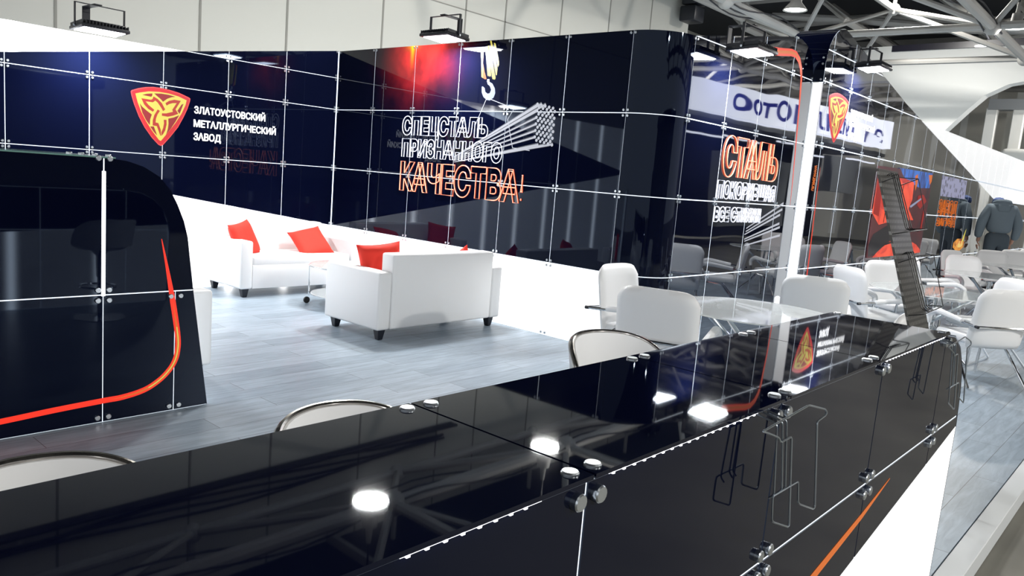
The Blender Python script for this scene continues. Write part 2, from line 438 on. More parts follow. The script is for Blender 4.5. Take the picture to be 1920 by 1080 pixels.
Z = (0, 0, 1)
Y_L, X_C, Y_R, Y_F = 8.69, 6.16, 3.75, 3.62
PL_L = Plane((0, Y_L, 0), (1, 0, 0), Z, (0, -1, 0))      # u = X
PL_C = Plane((X_C, 0, 0), (0, -1, 0), Z, (-1, 0, 0))     # u = -Y
PL_R = Plane((0, Y_R, 0), (1, 0, 0), Z, (0, -1, 0))
PL_F = Plane((0, Y_F, 0), (1, 0, 0), Z, (0, -1, 0))
ROWS = [0.0, 0.75, 1.505, 2.26, 3.008]

# ------------------------------------------------------------------ the setting: floors, hall, ceiling
bm = bmesh.new(); box(bm, (34, 11.15, 0.1), (13, 0.66+5.575, -0.05))
struct(obj('floor', bm, M_FLOOR, smooth=False))
bm = bmesh.new(); box(bm, (34, 0.10, 0.105), (13, 0.605, -0.0515), 0.004, 1)
struct(obj('trim_1', bm, M_KERB, smooth=False))
bm = bmesh.new(); box(bm, (70, 45, 0.1), (20, -3, -0.155))
struct(obj('hall_floor', bm, M_CONC, smooth=False))
bm = bmesh.new(); box(bm, (27, 0.3, 8.4), (7.0, 12.15, 4.1))
hw = struct(obj('wall_back', bm, M_HALLWALL, smooth=False))
bm = bmesh.new()
for x in (-2.2, 0.2, 2.1, 3.9, 5.92, 7.43, 9.44, 11.57, 12.77, 14.68, 16.6, 18.5): box(bm, (0.035, 0.012, 8.2), (x, 11.996, 4.1))
for z in (2.6, 4.88): box(bm, (27, 0.012, 0.02), (7, 11.996, z))
obj('panel_joint', bm, M_JOINT, hw, smooth=False)
bm = bmesh.new()
for k in range(5):
    tube(bm, smooth_path([(-6+1.6*i, 11.9-.03*k, 6.45+.05*k+.10*math.sin(i*1.3+k*.9)) for i in range(12)], 5), 0.028, 6)
box(bm, (18, 0.22, 0.05), (3, 11.88, 6.35))
obj('cable_tray', bm, M_DUCT, hw)
bm = bmesh.new(); box(bm, (0.3, 40, 8.4), (38, -6, 4.1))
we = struct(obj('wall_right_hall', bm, M_HALLWALL, smooth=False))
bm = bmesh.new()
for i in range(40): box(bm, (0.03, 0.25, 8.0), (37.84, -24+i*0.95, 4.1))
obj('wall_rib', bm, M_STANDW, we, smooth=False)
bm = bmesh.new(); box(bm, (18, 0.3, 8.4), (29.4, 17.5, 4.1))
struct(obj('wall_back_hall', bm, M_HALLWALL, smooth=False))
bm = bmesh.new(); box(bm, (60, 40, 0.2), (20, -1, 8.3))
ceil = struct(obj('ceiling', bm, M_CEIL, smooth=False))
bm = bmesh.new()
for i in range(7): box(bm, (0.10, 34, 0.22), (-8+i*8.4, -4, 8.12))
for j in range(5): box(bm, (60, 0.10, 0.30), (20, -20+j*8.4, 8.05))
obj('ceiling_beam', bm, M_TRUSS, ceil, smooth=False)
# space frame: one truss per row, its own object
PIT = 4.2; ZH, ZL = 6.75, 5.65
for j in range(7):
    yh = 11.2-PIT*j; yl = yh-2.9
    bm = bmesh.new()
    NX = 7 if j < 3 else 11
    H = [Vector((5.6-PIT*2+PIT*i, yh, ZH)) for i in range(NX)]; Lw = [Vector((5.6-PIT*2+1.6+PIT*i, yl, ZL)) for i in range(NX)]
    for A in (H, Lw):
        for a, b in zip(A, A[1:]): tube(bm, [a, b], 0.085 if A is H else 0.11, 10)
    for i in range(NX):
        tube(bm, [H[i], Lw[i]], 0.07, 8)
        if i: tube(bm, [H[i], Lw[i-1]], 0.06, 8)
        n2 = Lw[i]+Vector((0, PIT, 0))
        if j: tube(bm, [H[i], n2], 0.06, 8)
        if i and j: tube(bm, [H[i], Lw[i-1]+Vector((0, PIT, 0))], 0.05, 8)
        if j: tube(bm, [Lw[i], n2], 0.085, 8)
        bmesh.ops.create_uvsphere(bm, u_segments=10, v_segments=8, radius=0.20, matrix=Matrix.Translation(Lw[i]))
        bmesh.ops.create_uvsphere(bm, u_segments=10, v_segments=8, radius=0.16, matrix=Matrix.Translation(H[i]))
        tube(bm, [H[i], H[i]+Vector((0, 0, 1.4))], 0.05, 8)
    obj('roof_truss', bm, M_TRUSS, ceil)
    bm = bmesh.new()
    for k in range(3):
        tube(bm, smooth_path([(H[0].x+i*2.1, yl+.12*k-.1, ZL+.14-.22*((i % 2) == 1)-.05*k) for i in range(12)], 5), 0.018, 6)
    obj('power_cable', bm, M_DUCT, ceil)
bm = bmesh.new()
for k in range(11):
    a = random.uniform(0, 6)
    tube(bm, smooth_path([(26+k*1.3, 12-i*3.1, 7.2+.5*math.sin(i+a)) for i in range(8)], 3), .12, 8)
    tube(bm, [(24, 12-k*3.2, 6.9), (38, 12-k*3.2, 6.9)], .11, 8)
    for i in range(7):
        tube(bm, [(24+i*2, 12-k*3.2, 6.9), (25+i*2, 12-k*3.2+1.6, 8.1)], .07, 6)
        tube(bm, [(26+i*2, 12-k*3.2, 6.9), (25+i*2, 12-k*3.2+1.6, 8.1)], .07, 6)
obj('roof_truss', bm, M_TRUSS, ceil)

def hall_lamp(loc, label, watts=HALL_W, bare=False):
    t = thing('hall_lamp', label, 'lamp', loc, 0, 'high-bay lamps of the hall')
    bm = bmesh.new(); lathe(bm, [(0.03, .55), (.05, .34), (.10, .32), (.12, .16), (.24, 0.02), (.25, 0), (.235, 0.005), (.11, .14), (0, .15)], 20)
    obj('reflector', bm, M_TRUSS, t)
    bm = bmesh.new(); lathe(bm, [(0, .012), (.225, .02), (.225, .03), (0, .03)], 20)
    obj('lens', bm, M_HALLLENS, t)
    bm = bmesh.new(); tube(bm, [(0, 0, .5), (0, 0, 1.3)], .015, 6)
    obj('hanger', bm, M_BLACKMETAL, t)
    ld = bpy.data.lights.new('hall_lamp_light', 'POINT' if bare else 'AREA'); ld.energy = watts; ld.color = (1, .98, .93)
    if bare: ld.shadow_soft_size = .2
    else: ld.size = 0.45; ld.shape = 'DISK'
    lo = bpy.data.objects.new('hall_lamp_light', ld); C.objects.link(lo); lo.parent = t; lo.location = (0, 0, -.28 if bare else -.03)
hall_lamp((6.16, 7.52, 5.08), 'round hall lamp mirrored near the lit front edge of the black counter top')
hall_lamp((9.72, 7.50, 5.08), 'round hall lamp mirrored beside the middle seam of the black counter top')
hall_lamp((16.4, 7.1, 5.5), 'round hall lamp under the roof trusses above the slogan wall')
hall_lamp((20.0, 3.7, 5.6), 'round hall lamp at the edge of the view above the white neighbouring stand')
hall_lamp((1.0, -6.0, 5.0), 'added unseen lamp over the aisle before the counter', 480)  # added to brighten the stool backs and the aisle floor
hall_lamp((8.0, -6.5, 5.0), 'added unseen lamp over the aisle before the chairs', 900)  # added to brighten the chair backs facing the aisle
hall_lamp((11.5, 6.2, 7.3), 'high hall lamp between the trusses above the slogan wall', 420)
hall_lamp((21.5, 6.5, 7.2), 'added high lamp brightening the white neighbouring stand', 520)  # added to brighten the white fascia
hall_lamp((29.5, 1.0, 7.2), 'added distant lamp brightening the hall beyond the arched opening', 700)  # added to brighten the distance seen through the arch
hall_lamp((26.0, -8.0, 5.4), 'added distant lamp for the trusses mirrored in the black wall', 1500, True)  # added to light the far trusses from below
hall_lamp((21.0, -6.5, 5.4), 'added lamp over the lit fascia, for the trusses mirrored in the black wall', 1100, True)  # added as a second light on the far trusses

# dark speaker hanging at the end of the hall wall
t = thing('hanging_speaker', 'dark loudspeaker column hanging at the end of the beige hall wall', 'loudspeaker', (19.95, 11.6, 6.2))
bm = bmesh.new()
for k in range(4): box(bm, (.55, .5, .42), (.05*k, 0, .25+.46*k), .05, 2)
obj('cabinet', bm, M_BLACKMETAL, t)
bm = bmesh.new(); tube(bm, [(.15, 0, 1.8), (.15, 0, 2.0)], .03, 6); tube(bm, [(.15, .25, 1.85), (.15, -.25, 1.85)], .02, 6)
obj('bracket', bm, M_TRUSS, t)

# ------------------------------------------------------------------ stand wall on the left (faces the camera)
SEAM_L = [6.154-0.754*k for k in range(11)][::-1]
wl = root('wall_left')
u_l = SEAM_L[0]
def cut_top(u): return 2.358+(u-2.35)*(3.008-2.358)/(6.154-2.35)
def cut_bot(u): return 0.746+(6.156-u)*0.1535
band = [(u_l, cut_top(u_l)), (u_l, cut_bot(u_l)), (6.150, cut_bot(6.150)), (6.150, 3.008)]
u_x = 2.35+(2.665-2.358)*(6.154-2.35)/(3.008-2.358)
upper = [(u_l, 2.665), (u_l, cut_top(u_l)+.002), (u_x, 2.665)]
lower = [(u_l, 0.0), (6.150, 0.0), (6.150, cut_bot(6.150)-.002), (u_l, cut_bot(u_l)-.002)]
bm = bmesh.new()
prism(bm, [(u_l, 0), (6.15, 0), (6.15, 3.0), (u_x, 2.66), (u_l, 2.66)], PL_L, -0.055, -0.0035)
obj('wall_core', bm, M_CORE, wl, smooth=False)
RL = [0, 0.75, 1.508, 2.264, 2.665, 3.02]
panels(wl, PL_L, SEAM_L, RL, band, M_GLASS)
panels(wl, PL_L, SEAM_L, [0, .75, 1.508, 2.264, 2.665], upper, M_LIT_X, 'frosted_panel', caps=False, gap=.004)
panels(wl, PL_L, SEAM_L, [0, .75, 1.508, 2.264, 2.665], lower, M_LIT_X, 'frosted_panel', caps=False, gap=.004)
bm = bmesh.new(); box(bm, (6.154-u_l, .02, .008), ((6.154+u_l)/2, Y_L-.011, .004)); obj('base_rail', bm, M_CORE, wl, smooth=False)

# middle wall (with the slogan), running towards the camera
wc = root('wall_middle')
SEAM_C = [-8.685+0.7542*k for k in range(7)]
bm = bmesh.new(); prism(bm, [(-8.74, 0), (SEAM_C[-1], 0), (SEAM_C[-1], 3.0), (-8.74, 3.0)], PL_C, -0.055, -0.0035)
obj('wall_core', bm, M_CORE, wc, smooth=False)
full = [(-8.685, .75), (SEAM_C[-1], .75), (SEAM_C[-1], 3.008), (-8.685, 3.008)]
panels(wc, PL_C, SEAM_C, ROWS, full, M_GLASS, matf=lambda i, j: M_GLOW if j == 3 and i <= 3 else None)
panels(wc, PL_C, SEAM_C, [0.0, .75], [(-8.685, 0), (SEAM_C[-1], 0), (SEAM_C[-1], .748), (-8.685, .748)], M_LIT_Y, 'frosted_panel', gap=.006)
# rounded corner, then the wall that runs off along the chairs
wr = root('wall_right')
R0 = 0.41; cx, cy = X_C+R0, Y_R+R0
def arc(r, n=14): return [(cx-r*math.cos(a*math.pi/2/n), cy-r*math.sin(a*math.pi/2/n)) for a in range(n+1)]
for j in range(4):
    bm = bmesh.new(); A = arc(R0); B = arc(R0-.004); z0, z1 = ROWS[j]+GAP/2, ROWS[j+1]-GAP/2
    rows = [[bm.verts.new((x, y, z)) for x, y in A] for z in (z0, z1)]; rows2 = [[bm.verts.new((x, y, z)) for x, y in B] for z in (z0, z1)]
    for k in range(len(A)-1):
        bm.faces.new((rows[0][k], rows[0][k+1], rows[1][k+1], rows[1][k])); bm.faces.new((rows2[0][k], rows2[1][k], rows2[1][k+1], rows2[0][k+1]))
        bm.faces.new((rows[1][k], rows[1][k+1], rows2[1][k+1], rows2[1][k]))
    o = obj('glass_panel', bm, M_GLASS, wr)
    for z in (ROWS[j]+.026, ROWS[j+1]-.026):
        link('standoff_cap', CAP, o, PL_C.mat(-(cy-.022), z, -.0005)); link('standoff_cap', CAP, o, PL_R.mat(cx-.022, z, -.0005))
bm = bmesh.new(); A = arc(R0-.006)
a0 = [bm.verts.new((x, y, 0)) for x, y in A]; a1 = [bm.verts.new((x, y, 3.0)) for x, y in A]
for k in range(len(A)-1): bm.faces.new((a0[k], a0[k+1], a1[k+1], a1[k]))
obj('wall_core', bm, M_CORE, wr)
SEAM_R = [6.57+0.7465*k for k in range(5)]
X_P = 9.42
SEAM_R2 = SEAM_R[:4]+[X_P]
top_r = [(9.42-.62+.0, 3.40)]
shape_r = [(6.57, 0), (X_P, 0), (X_P, 2.95)]+[(X_P-.40+.40*math.cos(a), 3.0+.38*math.sin(a)) for a in [i*math.pi/16 for i in range(1, 8)]]+[(8.95, 3.405), (8.75, 3.395), (6.57, 3.008)]
bm = bmesh.new(); prism(bm, [(u-.002 if u > 9 else u, v-.004) for u, v in shape_r], PL_R, -.055, -.0022); obj('wall_core', bm, M_CORE, wr, smooth=False)
panels(wr, PL_R, SEAM_R2, ROWS+[3.42], shape_r, M_GLASS_WAVY, gap=.0105, th=.002)

# far wall standing a little forward, with a lit side and a black band over its top
wf = root('wall_far')
SEAM_F = [9.42, 9.63]+[9.63+0.745*k for k in range(1, 22)]
ROWS_F = ROWS+[3.37, 3.75]
arcF = [(9.42+.52-.52*math.cos(a), 3.16+.52*math.sin(a)) for a in [i*math.pi/20 for i in range(1, 10)]]
X_E = SEAM_F[-1]
band_f = [(9.42, 0), (X_E, 0), (X_E, 1.92), (20.5, 1.92)]+[(12.8, 3.14), (9.98, 3.68)]+arcF[::-1]+[(9.42, 3.12)]
bm = bmesh.new(); prism(bm, [(9.425, 0), (X_E, 0), (X_E, 1.91), (20.5, 1.91), (12.8, 3.13), (9.98, 3.66)]+[(u+.003, v-.01) for u, v in arcF[::-1]], PL_F, -.055, -.0022)
obj('wall_core', bm, M_CORE, wf, smooth=False)
panels(wf, PL_F, SEAM_F, ROWS_F, band_f, M_GLASS_WAVY, gap=.0135, th=.002)
upper_f = [(13.72, 2.985), (20.48, 1.925), (X_E, 1.925), (X_E, 2.985)]
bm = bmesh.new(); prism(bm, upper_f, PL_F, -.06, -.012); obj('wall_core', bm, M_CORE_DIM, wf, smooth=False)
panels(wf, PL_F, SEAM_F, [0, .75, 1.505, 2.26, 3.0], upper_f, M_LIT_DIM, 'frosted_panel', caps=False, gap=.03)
# the lit side face and the bent black band
bm = bmesh.new(); box(bm, (.012, .128, 2.98), (9.428, 3.686, 1.495)); obj('lit_side_panel', bm, M_LIT, wf, smooth=False)
bm = bmesh.new(); box(bm, (.004, .004, 2.98), (9.420, 3.745, 1.495)); box(bm, (.004, .004, 2.98), (9.420, 3.624, 1.495))
obj('edge_trim', bm, M_CAP, wf, smooth=False)
prof = [(9.415, 2.99), (9.415, 3.12)]+[(9.42+.525-.53*math.cos(a), 3.16+.53*math.sin(a)) for a in [i*math.pi/24 for i in range(1, 12)]]+[(10.0, 3.69)]
bm = bmesh.new()
L0 = [bm.verts.new((x, Y_F, z)) for x, z in prof]; L1 = [bm.verts.new((x, 4.12, z)) for x, z in prof]
for k in range(len(prof)-1): bm.faces.new((L0[k], L1[k], L1[k+1], L0[k+1]))
o = obj('bent_glass_panel', bm, M_GLASS, wf)
side = Plane((9.415, 0, 0), (0, -1, 0), Z, (-1, 0, 0))
for z in (3.02, 3.20, 3.27): link('standoff_cap', CAP, o, side.mat(-3.65, z, 0))
# printed orange light streaks
bm = bmesh.new()
st = [(8.06, 3.13), (8.4, 3.17), (8.71, 3.215), (8.84, 3.215), (8.95, 3.17), (9.03, 3.09), (9.08, 2.98), (9.12, 2.7), (9.17, 2.26), (9.22, 1.8), (9.24, 1.5)]
ribbon(bm, PL_R, st, [.09, .085, .08, .075, .07, .06, .05, .035, .028, .018, .004], .0012, 0)
ribbon(bm, PL_R, st[:8], [.02, .035, .035, .03, .025, .02, .015, .006], .002, 1)
obj('light_streak', bm, [M_PSUIT, M_PORANGE], wr, smooth=False)
bm = bmesh.new(); ribbon(bm, PL_F, [(9.69, 2.0), (9.70, 1.6), (9.73, .9), (9.74, .55)], [.004, .02, .03, .03], .0012, 0)
obj('light_streak', bm, [M_PSUIT], wf, smooth=False)

# ------------------------------------------------------------------ printed graphics on the walls, glow put in as emission
EM = dict(
 O=[(3.546,2.151),(3.555,2.165),(3.629,2.196),(3.703,2.217),(3.779,2.229),(3.855,2.23),(3.959,2.222),(4.066,2.204),(4.181,2.167),(4.196,2.156),(4.192,2.126),(4.164,2.037),(4.118,1.934),(4.06,1.824),(3.982,1.719),(3.898,1.618),(3.872,1.606),(3.846,1.617),(3.774,1.687),(3.696,1.788),(3.632,1.901),(3.581,2.026),(3.556,2.103)],
 Y=[(3.594,2.136),(3.642,2.152),(3.735,2.176),(3.843,2.185),(3.947,2.182),(4.06,2.164),(4.153,2.133),(4.142,2.081),(4.097,1.978),(4.032,1.873),(3.961,1.775),(3.877,1.665),(3.868,1.66),(3.851,1.669),(3.773,1.764),(3.708,1.859),(3.656,1.954),(3.618,2.049)],
 D=[[(3.664,2.13),(3.717,2.149),(3.773,2.159),(3.772,2.137),(3.762,2.122)],
  [(3.792,2.162),(3.869,2.17),(3.954,2.167),(4.027,2.156),(3.987,2.147),(3.935,2.123),(3.89,2.085),(3.86,2.113),(3.825,2.137)],
  [(3.64,2.04),(3.668,2.005),(3.719,1.967),(3.77,1.935),(3.753,1.882),(3.749,1.819),(3.708,1.871),(3.669,1.943)],
  [(3.754,1.805),(3.794,1.809),(3.831,1.715),(3.792,1.753)],
  [(3.95,1.91),(4.011,1.929),(4.072,1.961),(4.032,1.886),(3.98,1.803),(3.929,1.734),(3.948,1.8),(3.954,1.859)],
  [(4.118,2.091),(4.096,2.03),(4.076,1.975),(4.05,2.005),(4.095,2.078)]],
 S=[[(3.656,2.094),(3.758,2.09),(3.775,2.1),(3.786,2.129),(3.832,2.107),(3.877,2.068),(3.914,2.005),(3.892,1.985),(3.868,2.022),(3.832,2.069),(3.805,2.088),(3.78,2.066),(3.702,2.067),(3.731,2.034),(3.795,1.988),(3.782,1.965),(3.731,1.99),(3.687,2.032)],
  [(3.916,2.073),(3.955,2.103),(4.014,2.122),(4.087,2.119),(4.029,2.019),(4.06,1.974),(4.004,1.948),(3.945,1.93),(3.879,1.934),(3.879,1.96),(3.925,1.964),(4.0,1.989),(3.993,2.011),(4.041,2.089),(3.995,2.083),(3.956,2.068),(3.93,2.049)],
  [(3.833,1.996),(3.856,1.983),(3.831,1.942),(3.815,1.895),(3.812,1.854),(3.842,1.85),(3.87,1.78),(3.871,1.715),(3.863,1.721),(3.826,1.817),(3.781,1.819),(3.781,1.873),(3.796,1.931)],
  [(3.9,1.892),(3.931,1.895),(3.932,1.844),(3.918,1.778),(3.896,1.737),(3.876,1.716),(3.876,1.755),(3.895,1.801),(3.904,1.854)]])
def emblem(pl, f, label):
    t = thing('wall_emblem', label, 'emblem')
    def scaled(P, k):
        c = (3.87, 1.95); return [(c[0]+(u-c[0])*k, c[1]+(v-c[1])*k) for u, v in P]
    bm = bmesh.new(); prism(bm, [f(q) for q in EM['O']], pl, .0008, .002, 0); flat(bm, [f(q) for q in scaled(EM['O'], .965)], pl, .0024, 1)
    obj('shield', bm, [M_PRED2, M_PRED], t, smooth=False)
    bm = bmesh.new(); flat(bm, [f(q) for q in EM['Y']], pl, .0028, 0)
    for P in EM['D']: flat(bm, [f(q) for q in P], pl, .0032, 1)
    for P in EM['S']: flat(bm, [f(q) for q in P], pl, .0034, 2)
    obj('trefoil_mark', bm, [M_PYEL, M_PDRED, M_PBRICK], t, smooth=False)
    return t
emblem(PL_L, lambda q: q, 'large red and yellow shield emblem on the black wall behind the sofas')
emblem(PL_F, lambda q: (9.66+(q[0]-3.546)*1.09, 2.33+(q[1]-1.606)*.96), 'red and yellow shield emblem on the black wall past the white column')
def sign(label, name='wall_lettering', cat='sign'): return thing(name, label, cat)
t = sign('white three-line company lettering beside the large shield emblem')
solid_text('text_line', 'ЗЛАТОУСТОВСКИЙ', PL_L, 4.243, 5.134, 2.004, 2.088, M_TXT, t)
solid_text('text_line', 'МЕТАЛЛУРГИЧЕСКИЙ', PL_L, 4.240, 5.283, 1.854, 1.938, M_TXT, t)
solid_text('text_line', 'ЗАВОД', PL_L, 4.241, 4.570, 1.706, 1.790, M_TXT, t)
t = sign('white three-line company lettering on the wall past the white column')
solid_text('text_line', 'ЗЛАТОУСТОВСКИЙ', PL_F, 10.47, 11.36, 2.722, 2.800, M_TXT, t)
solid_text('text_line', 'МЕТАЛЛУРГИЧЕСКИЙ', PL_F, 10.47, 11.50, 2.588, 2.666, M_TXT, t)
solid_text('text_line', 'ЗАВОД', PL_F, 10.47, 10.82, 2.424, 2.516, M_TXT, t)
t = sign('printed outlined white and red slogan of three lines under the crane hook', 'slogan_print')
outline_text('text_line', 'СПЕЦСТАЛЬ', PL_C, -7.333, -5.915, 1.975, 2.195, M_PGLOW_W, t, .0042)
outline_text('text_line', 'ПРИЗНАННОГО', PL_C, -7.320, -5.68, 1.717, 1.932, M_PGLOW_W, t, .0042)
outline_text('text_line', 'КАЧЕСТВА!', PL_C, -7.315, -5.32, 1.315, 1.665, M_PGLOW_R, t, .0065, .018, hot=M_PGLOW_RHOT)
t = sign('printed outlined red and white slogan on the wall beside the white column', 'slogan_print')
outline_text('text_line', 'СТАЛЬ', PL_R, 7.37, 8.72, 1.77, 2.185, M_PGLOW_R, t, .0062, .024, hot=M_PGLOW_RHOT)
outline_text('text_line', 'ПОКОРИВШАЯ', PL_R, 7.325, 8.75, 1.54, 1.725, M_PGLOW_W, t, .0040)
outline_text('text_line', 'ВСЕ СТИХИИ', PL_R, 7.325, 8.43, 1.30, 1.455, M_PGLOW_W, t, .0040)
t = sign('small orange outlined lettering on the far black wall beyond the worker poster', 'slogan_print')
outline_text('text_line', 'ЗАВОД', PL_F, 15.61, 16.98, 1.51, 1.80, M_PORANGE, t, .0045)
outline_text('text_line', 'ЗАГУЗД', PL_F, 15.63, 17.02, 1.32, 1.465, M_PORANGE, t, .0040)
t = sign('narrow vertical orange web address beside the white column')
PL_V = Plane((9.505, Y_F, 2.02), (0, 0, -1), (1, 0, 0), (0, -1, 0))
solid_text('text_line', 'WWW.ZMK.RU', PL_V, 0, .31, 0, .07, M_PORANGE, t)
# crane block and hook
t = thing('crane_hook_print', 'printed yellow crane block with steel hook above the slogan', 'graphic')
bm = bmesh.new()
flat(bm, [(-6.058,2.933),(-6.113,2.902),(-6.099,2.814),(-6.074,2.624),(-6.018,2.599),(-5.994,2.602),(-6.031,2.677),(-6.065,2.772),(-6.068,2.887)], PL_C, .0010, 1)
flat(bm, [(-6.10,2.89),(-6.113,2.902),(-6.099,2.814),(-6.074,2.624),(-6.05,2.612),(-6.062,2.75)], PL_C, .0014, 0)
flat(bm, [(-6.05,2.94),(-5.90,2.975),(-5.83,2.784),(-5.86,2.61),(-5.99,2.63)], PL_C, .0010, 2)
for P in ([(-6.025,2.939),(-5.992,2.937),(-5.931,2.634),(-5.954,2.628),(-5.984,2.642),(-6.02,2.845)], [(-6.012,2.951),(-5.988,2.95),(-5.862,2.606),(-5.87,2.593),(-5.908,2.6)],
          [(-5.984,3.000),(-5.961,3.000),(-5.844,2.705),(-5.847,2.639),(-5.861,2.642)], [(-5.925,2.977),(-5.901,2.969),(-5.83,2.784),(-5.825,2.744),(-5.841,2.722)]):
    flat(bm, P, PL_C, .0016, 0)
flat(bm, [(-5.942,2.875),(-5.919,2.881),(-5.895,2.87),(-5.884,2.833),(-5.892,2.803),(-5.916,2.801),(-5.937,2.821)], PL_C, .0020, 0)
obj('pulley_block', bm, [M_PYEL, M_PORANGE, M_PBLACK], t, smooth=False)
bm = bmesh.new()
flat(bm, [(-5.982,2.574),(-5.953,2.574),(-5.903,2.553),(-5.86,2.499),(-5.85,2.452),(-5.869,2.405),(-5.922,2.375),(-5.971,2.381),(-6.022,2.412),(-6.052,2.46),(-6.058,2.521),(-6.044,2.525),(-6.013,2.507),(-5.999,2.466),(-5.963,2.446),(-5.931,2.452),(-5.915,2.486),(-5.938,2.527),(-5.974,2.547)], PL_C, .0014, 0)
flat(bm, [(-5.985,2.60),(-5.950,2.60),(-5.948,2.57),(-5.987,2.57)], PL_C, .0016, 1)
obj('hook', bm, [M_STEELBLUE, M_PGREY], t, smooth=False)
# rod bundles
def rods(label, pl, ends, vp, k, r, rings=True):
    t = thing('steel_rod_print', label, 'graphic')
    bm = bmesh.new()
    for (u, v) in ends:
        a = Vector((u, v)); b = Vector((vp[0], vp[1])); e = a+(b-a)*k
        d = (b-a).normalized(); nn = Vector((-d.y, d.x))
        flat(bm, [tuple(a+nn*r), tuple(a-nn*r), tuple(e-nn*r*.45), tuple(e+nn*r*.45)], pl, .0012, 0)
    obj('rods', bm, [M_PGREY], t, smooth=False)
    if rings:
        bm = bmesh.new()
        for (u, v) in ends:
            flat(bm, [(u+r*1.05*math.cos(a*math.pi/5), v+r*1.25*math.sin(a*math.pi/5)) for a in range(10)], pl, .0085, 0)
        obj('rod_end', bm, [M_TXT], t, smooth=False)
    return t
t = thing('steel_rod_print', 'printed bundle of steel rods crossing the slogan on the wall', 'graphic')
col0 = [(-5.245, 2.337-.066*j) for j in range(6)]; grid = [(-5.245+.052*i+.026*(j % 2), 2.337-.010*i-.033*j) for i in range(5) for j in range(12)]
bm = bmesh.new(); vpr = Vector((-6.62, 1.655)); kk = 0
for (u, v) in col0+[(-5.19, 2.345), (-5.135, 2.338), (-5.0, 1.945), (-5.05, 1.935), (-5.12, 1.93), (-5.19, 1.935)]:
    a = Vector((u, v)); e = a+(vpr-a)*.86; d = (vpr-a).normalized(); nn = Vector((-d.y, d.x))
    for o1, r1, mi in ((0, .0165, 1), (.003, .0085, 0)):
        flat(bm, [tuple(a+nn*(r1+o1)), tuple(a-nn*(r1-o1)), tuple(e-nn*(r1-o1)*.2), tuple(e+nn*(r1+o1)*.2)], PL_C, .0008+.0004*(mi == 0)+.00002*kk, mi)
    kk += 1
obj('rods', bm, [M_PGREY, M_STEELGREY], t, smooth=False)
bm = bmesh.new()
for q, (u, v) in enumerate(grid):
    flat(bm, [(u+.017*math.cos(a*math.pi/5), v+.0165*math.sin(a*math.pi/5)) for a in range(10)], PL_C, .0017, 0)
obj('rod_ends', bm, [M_PGREY], t, smooth=False)
bm = bmesh.new()
for a, b in (((-5.955, 2.40), (-5.56, 2.29)), ((-5.97, 2.40), (-6.12, 2.10)), ((-5.56, 2.29), (-5.64, 2.18)), ((-5.64, 2.18), (-5.54, 1.885)), ((-5.54, 1.885), (-5.30, 1.867))):
    ribbon(bm, PL_C, [a, b], .008, .0020, 0)
obj('sling', bm, [M_PGREY], t, smooth=False)
rods('printed fan of pale steel rods below the slogan beside the white column', PL_R, [(9.034,1.534),(9.023,1.463),(8.981,1.398),(8.991,1.294),(9.053,1.153),(9.02,1.25)], (7.2, .93), .5, .014, False)
# worker poster
P = dict(base=[(11.878,2.163),(14.838,2.223),(14.767,0.851),(11.964,0.823)],
 blue=[(12.887,2.195),(14.81,2.218),(14.721,1.961),(14.147,1.937),(13.226,2.044)],
 suit=[(11.912,2.045),(12.113,2.083),(13.169,2.056),(13.771,2.012),(13.813,1.74),(13.682,1.584),(14.052,1.406),(13.063,1.395),(12.258,1.315),(11.872,1.489)],
 shade=[(11.912,2.045),(12.177,1.95),(12.199,1.44),(11.921,1.477)],
 arm=[(12.06,1.176),(13.063,1.395),(13.355,1.218),(12.845,1.057),(12.248,0.865),(11.963,0.844),(11.916,1.025)],
 low=[(12.479,0.946),(13.378,1.173),(14.452,0.994),(14.774,0.892),(14.767,0.851),(13.765,0.832),(12.179,0.825)],
 helm=[(14.562,2.176),(14.798,2.188),(14.804,2.077),(14.718,2.017)], face=[(13.767,2.117),(13.911,2.155),(13.968,2.006),(13.889,1.88)],
 hand=[(14.106,1.811),(14.435,1.838),(14.673,1.735),(14.34,1.599),(14.136,1.657)], rod=[(13.711,1.631),(14.295,1.779),(14.337,1.756),(13.78,1.602)],
 strip=[(14.571,1.604),(14.659,1.606),(14.619,1.235),(14.539,1.251)])
def mottled(name, c1, c2, e, sc, stretch=(1, 1, 1)):
    m = mat(name, (.1, .05, .05), .4); n, l, p = nodes(m)
    tc = n.new('ShaderNodeTexCoord'); mp = n.new('ShaderNodeMapping'); mp.inputs['Scale'].default_value = stretch
    nz = n.new('ShaderNodeTexNoise'); nz.inputs['Scale'].default_value = sc; nz.inputs['Detail'].default_value = 5; nz.inputs['Distortion'].default_value = 1.2
    r = n.new('ShaderNodeValToRGB'); r.color_ramp.elements[0].position = .36; r.color_ramp.elements[1].position = .58
    r.color_ramp.elements[0].color = srgb(*c1); r.color_ramp.elements[1].color = srgb(*c2)
    l.new(tc.outputs['Object'], mp.inputs[0]); l.new(mp.outputs[0], nz.inputs['Vector']); l.new(nz.outputs[0], r.inputs[0])
    l.new(r.outputs[0], p.inputs['Emission Color']); p.inputs['Emission Strength'].default_value = e
    return m
M_POSTER_SUIT = mottled('poster_orange', (170, 26, 26), (250, 84, 48), 1.0, 1.6, (1, 1, 1.8))
M_POSTER_BLUE = mottled('poster_blue', (14, 40, 100), (30, 130, 235), .7, 3.0, (3, 1, .5))
M_POSTER_DARK = mottled('poster_dark', (20, 20, 34), (84, 24, 30), .6, 1.8)
t = thing('poster', 'tall colour poster of a worker in orange clothing on the black wall', 'poster')
bm = bmesh.new(); prism(bm, P['base'], PL_F, .002, .016); obj('poster_board', bm, M_POSTER_DARK, t, smooth=False)
bm = bmesh.new()
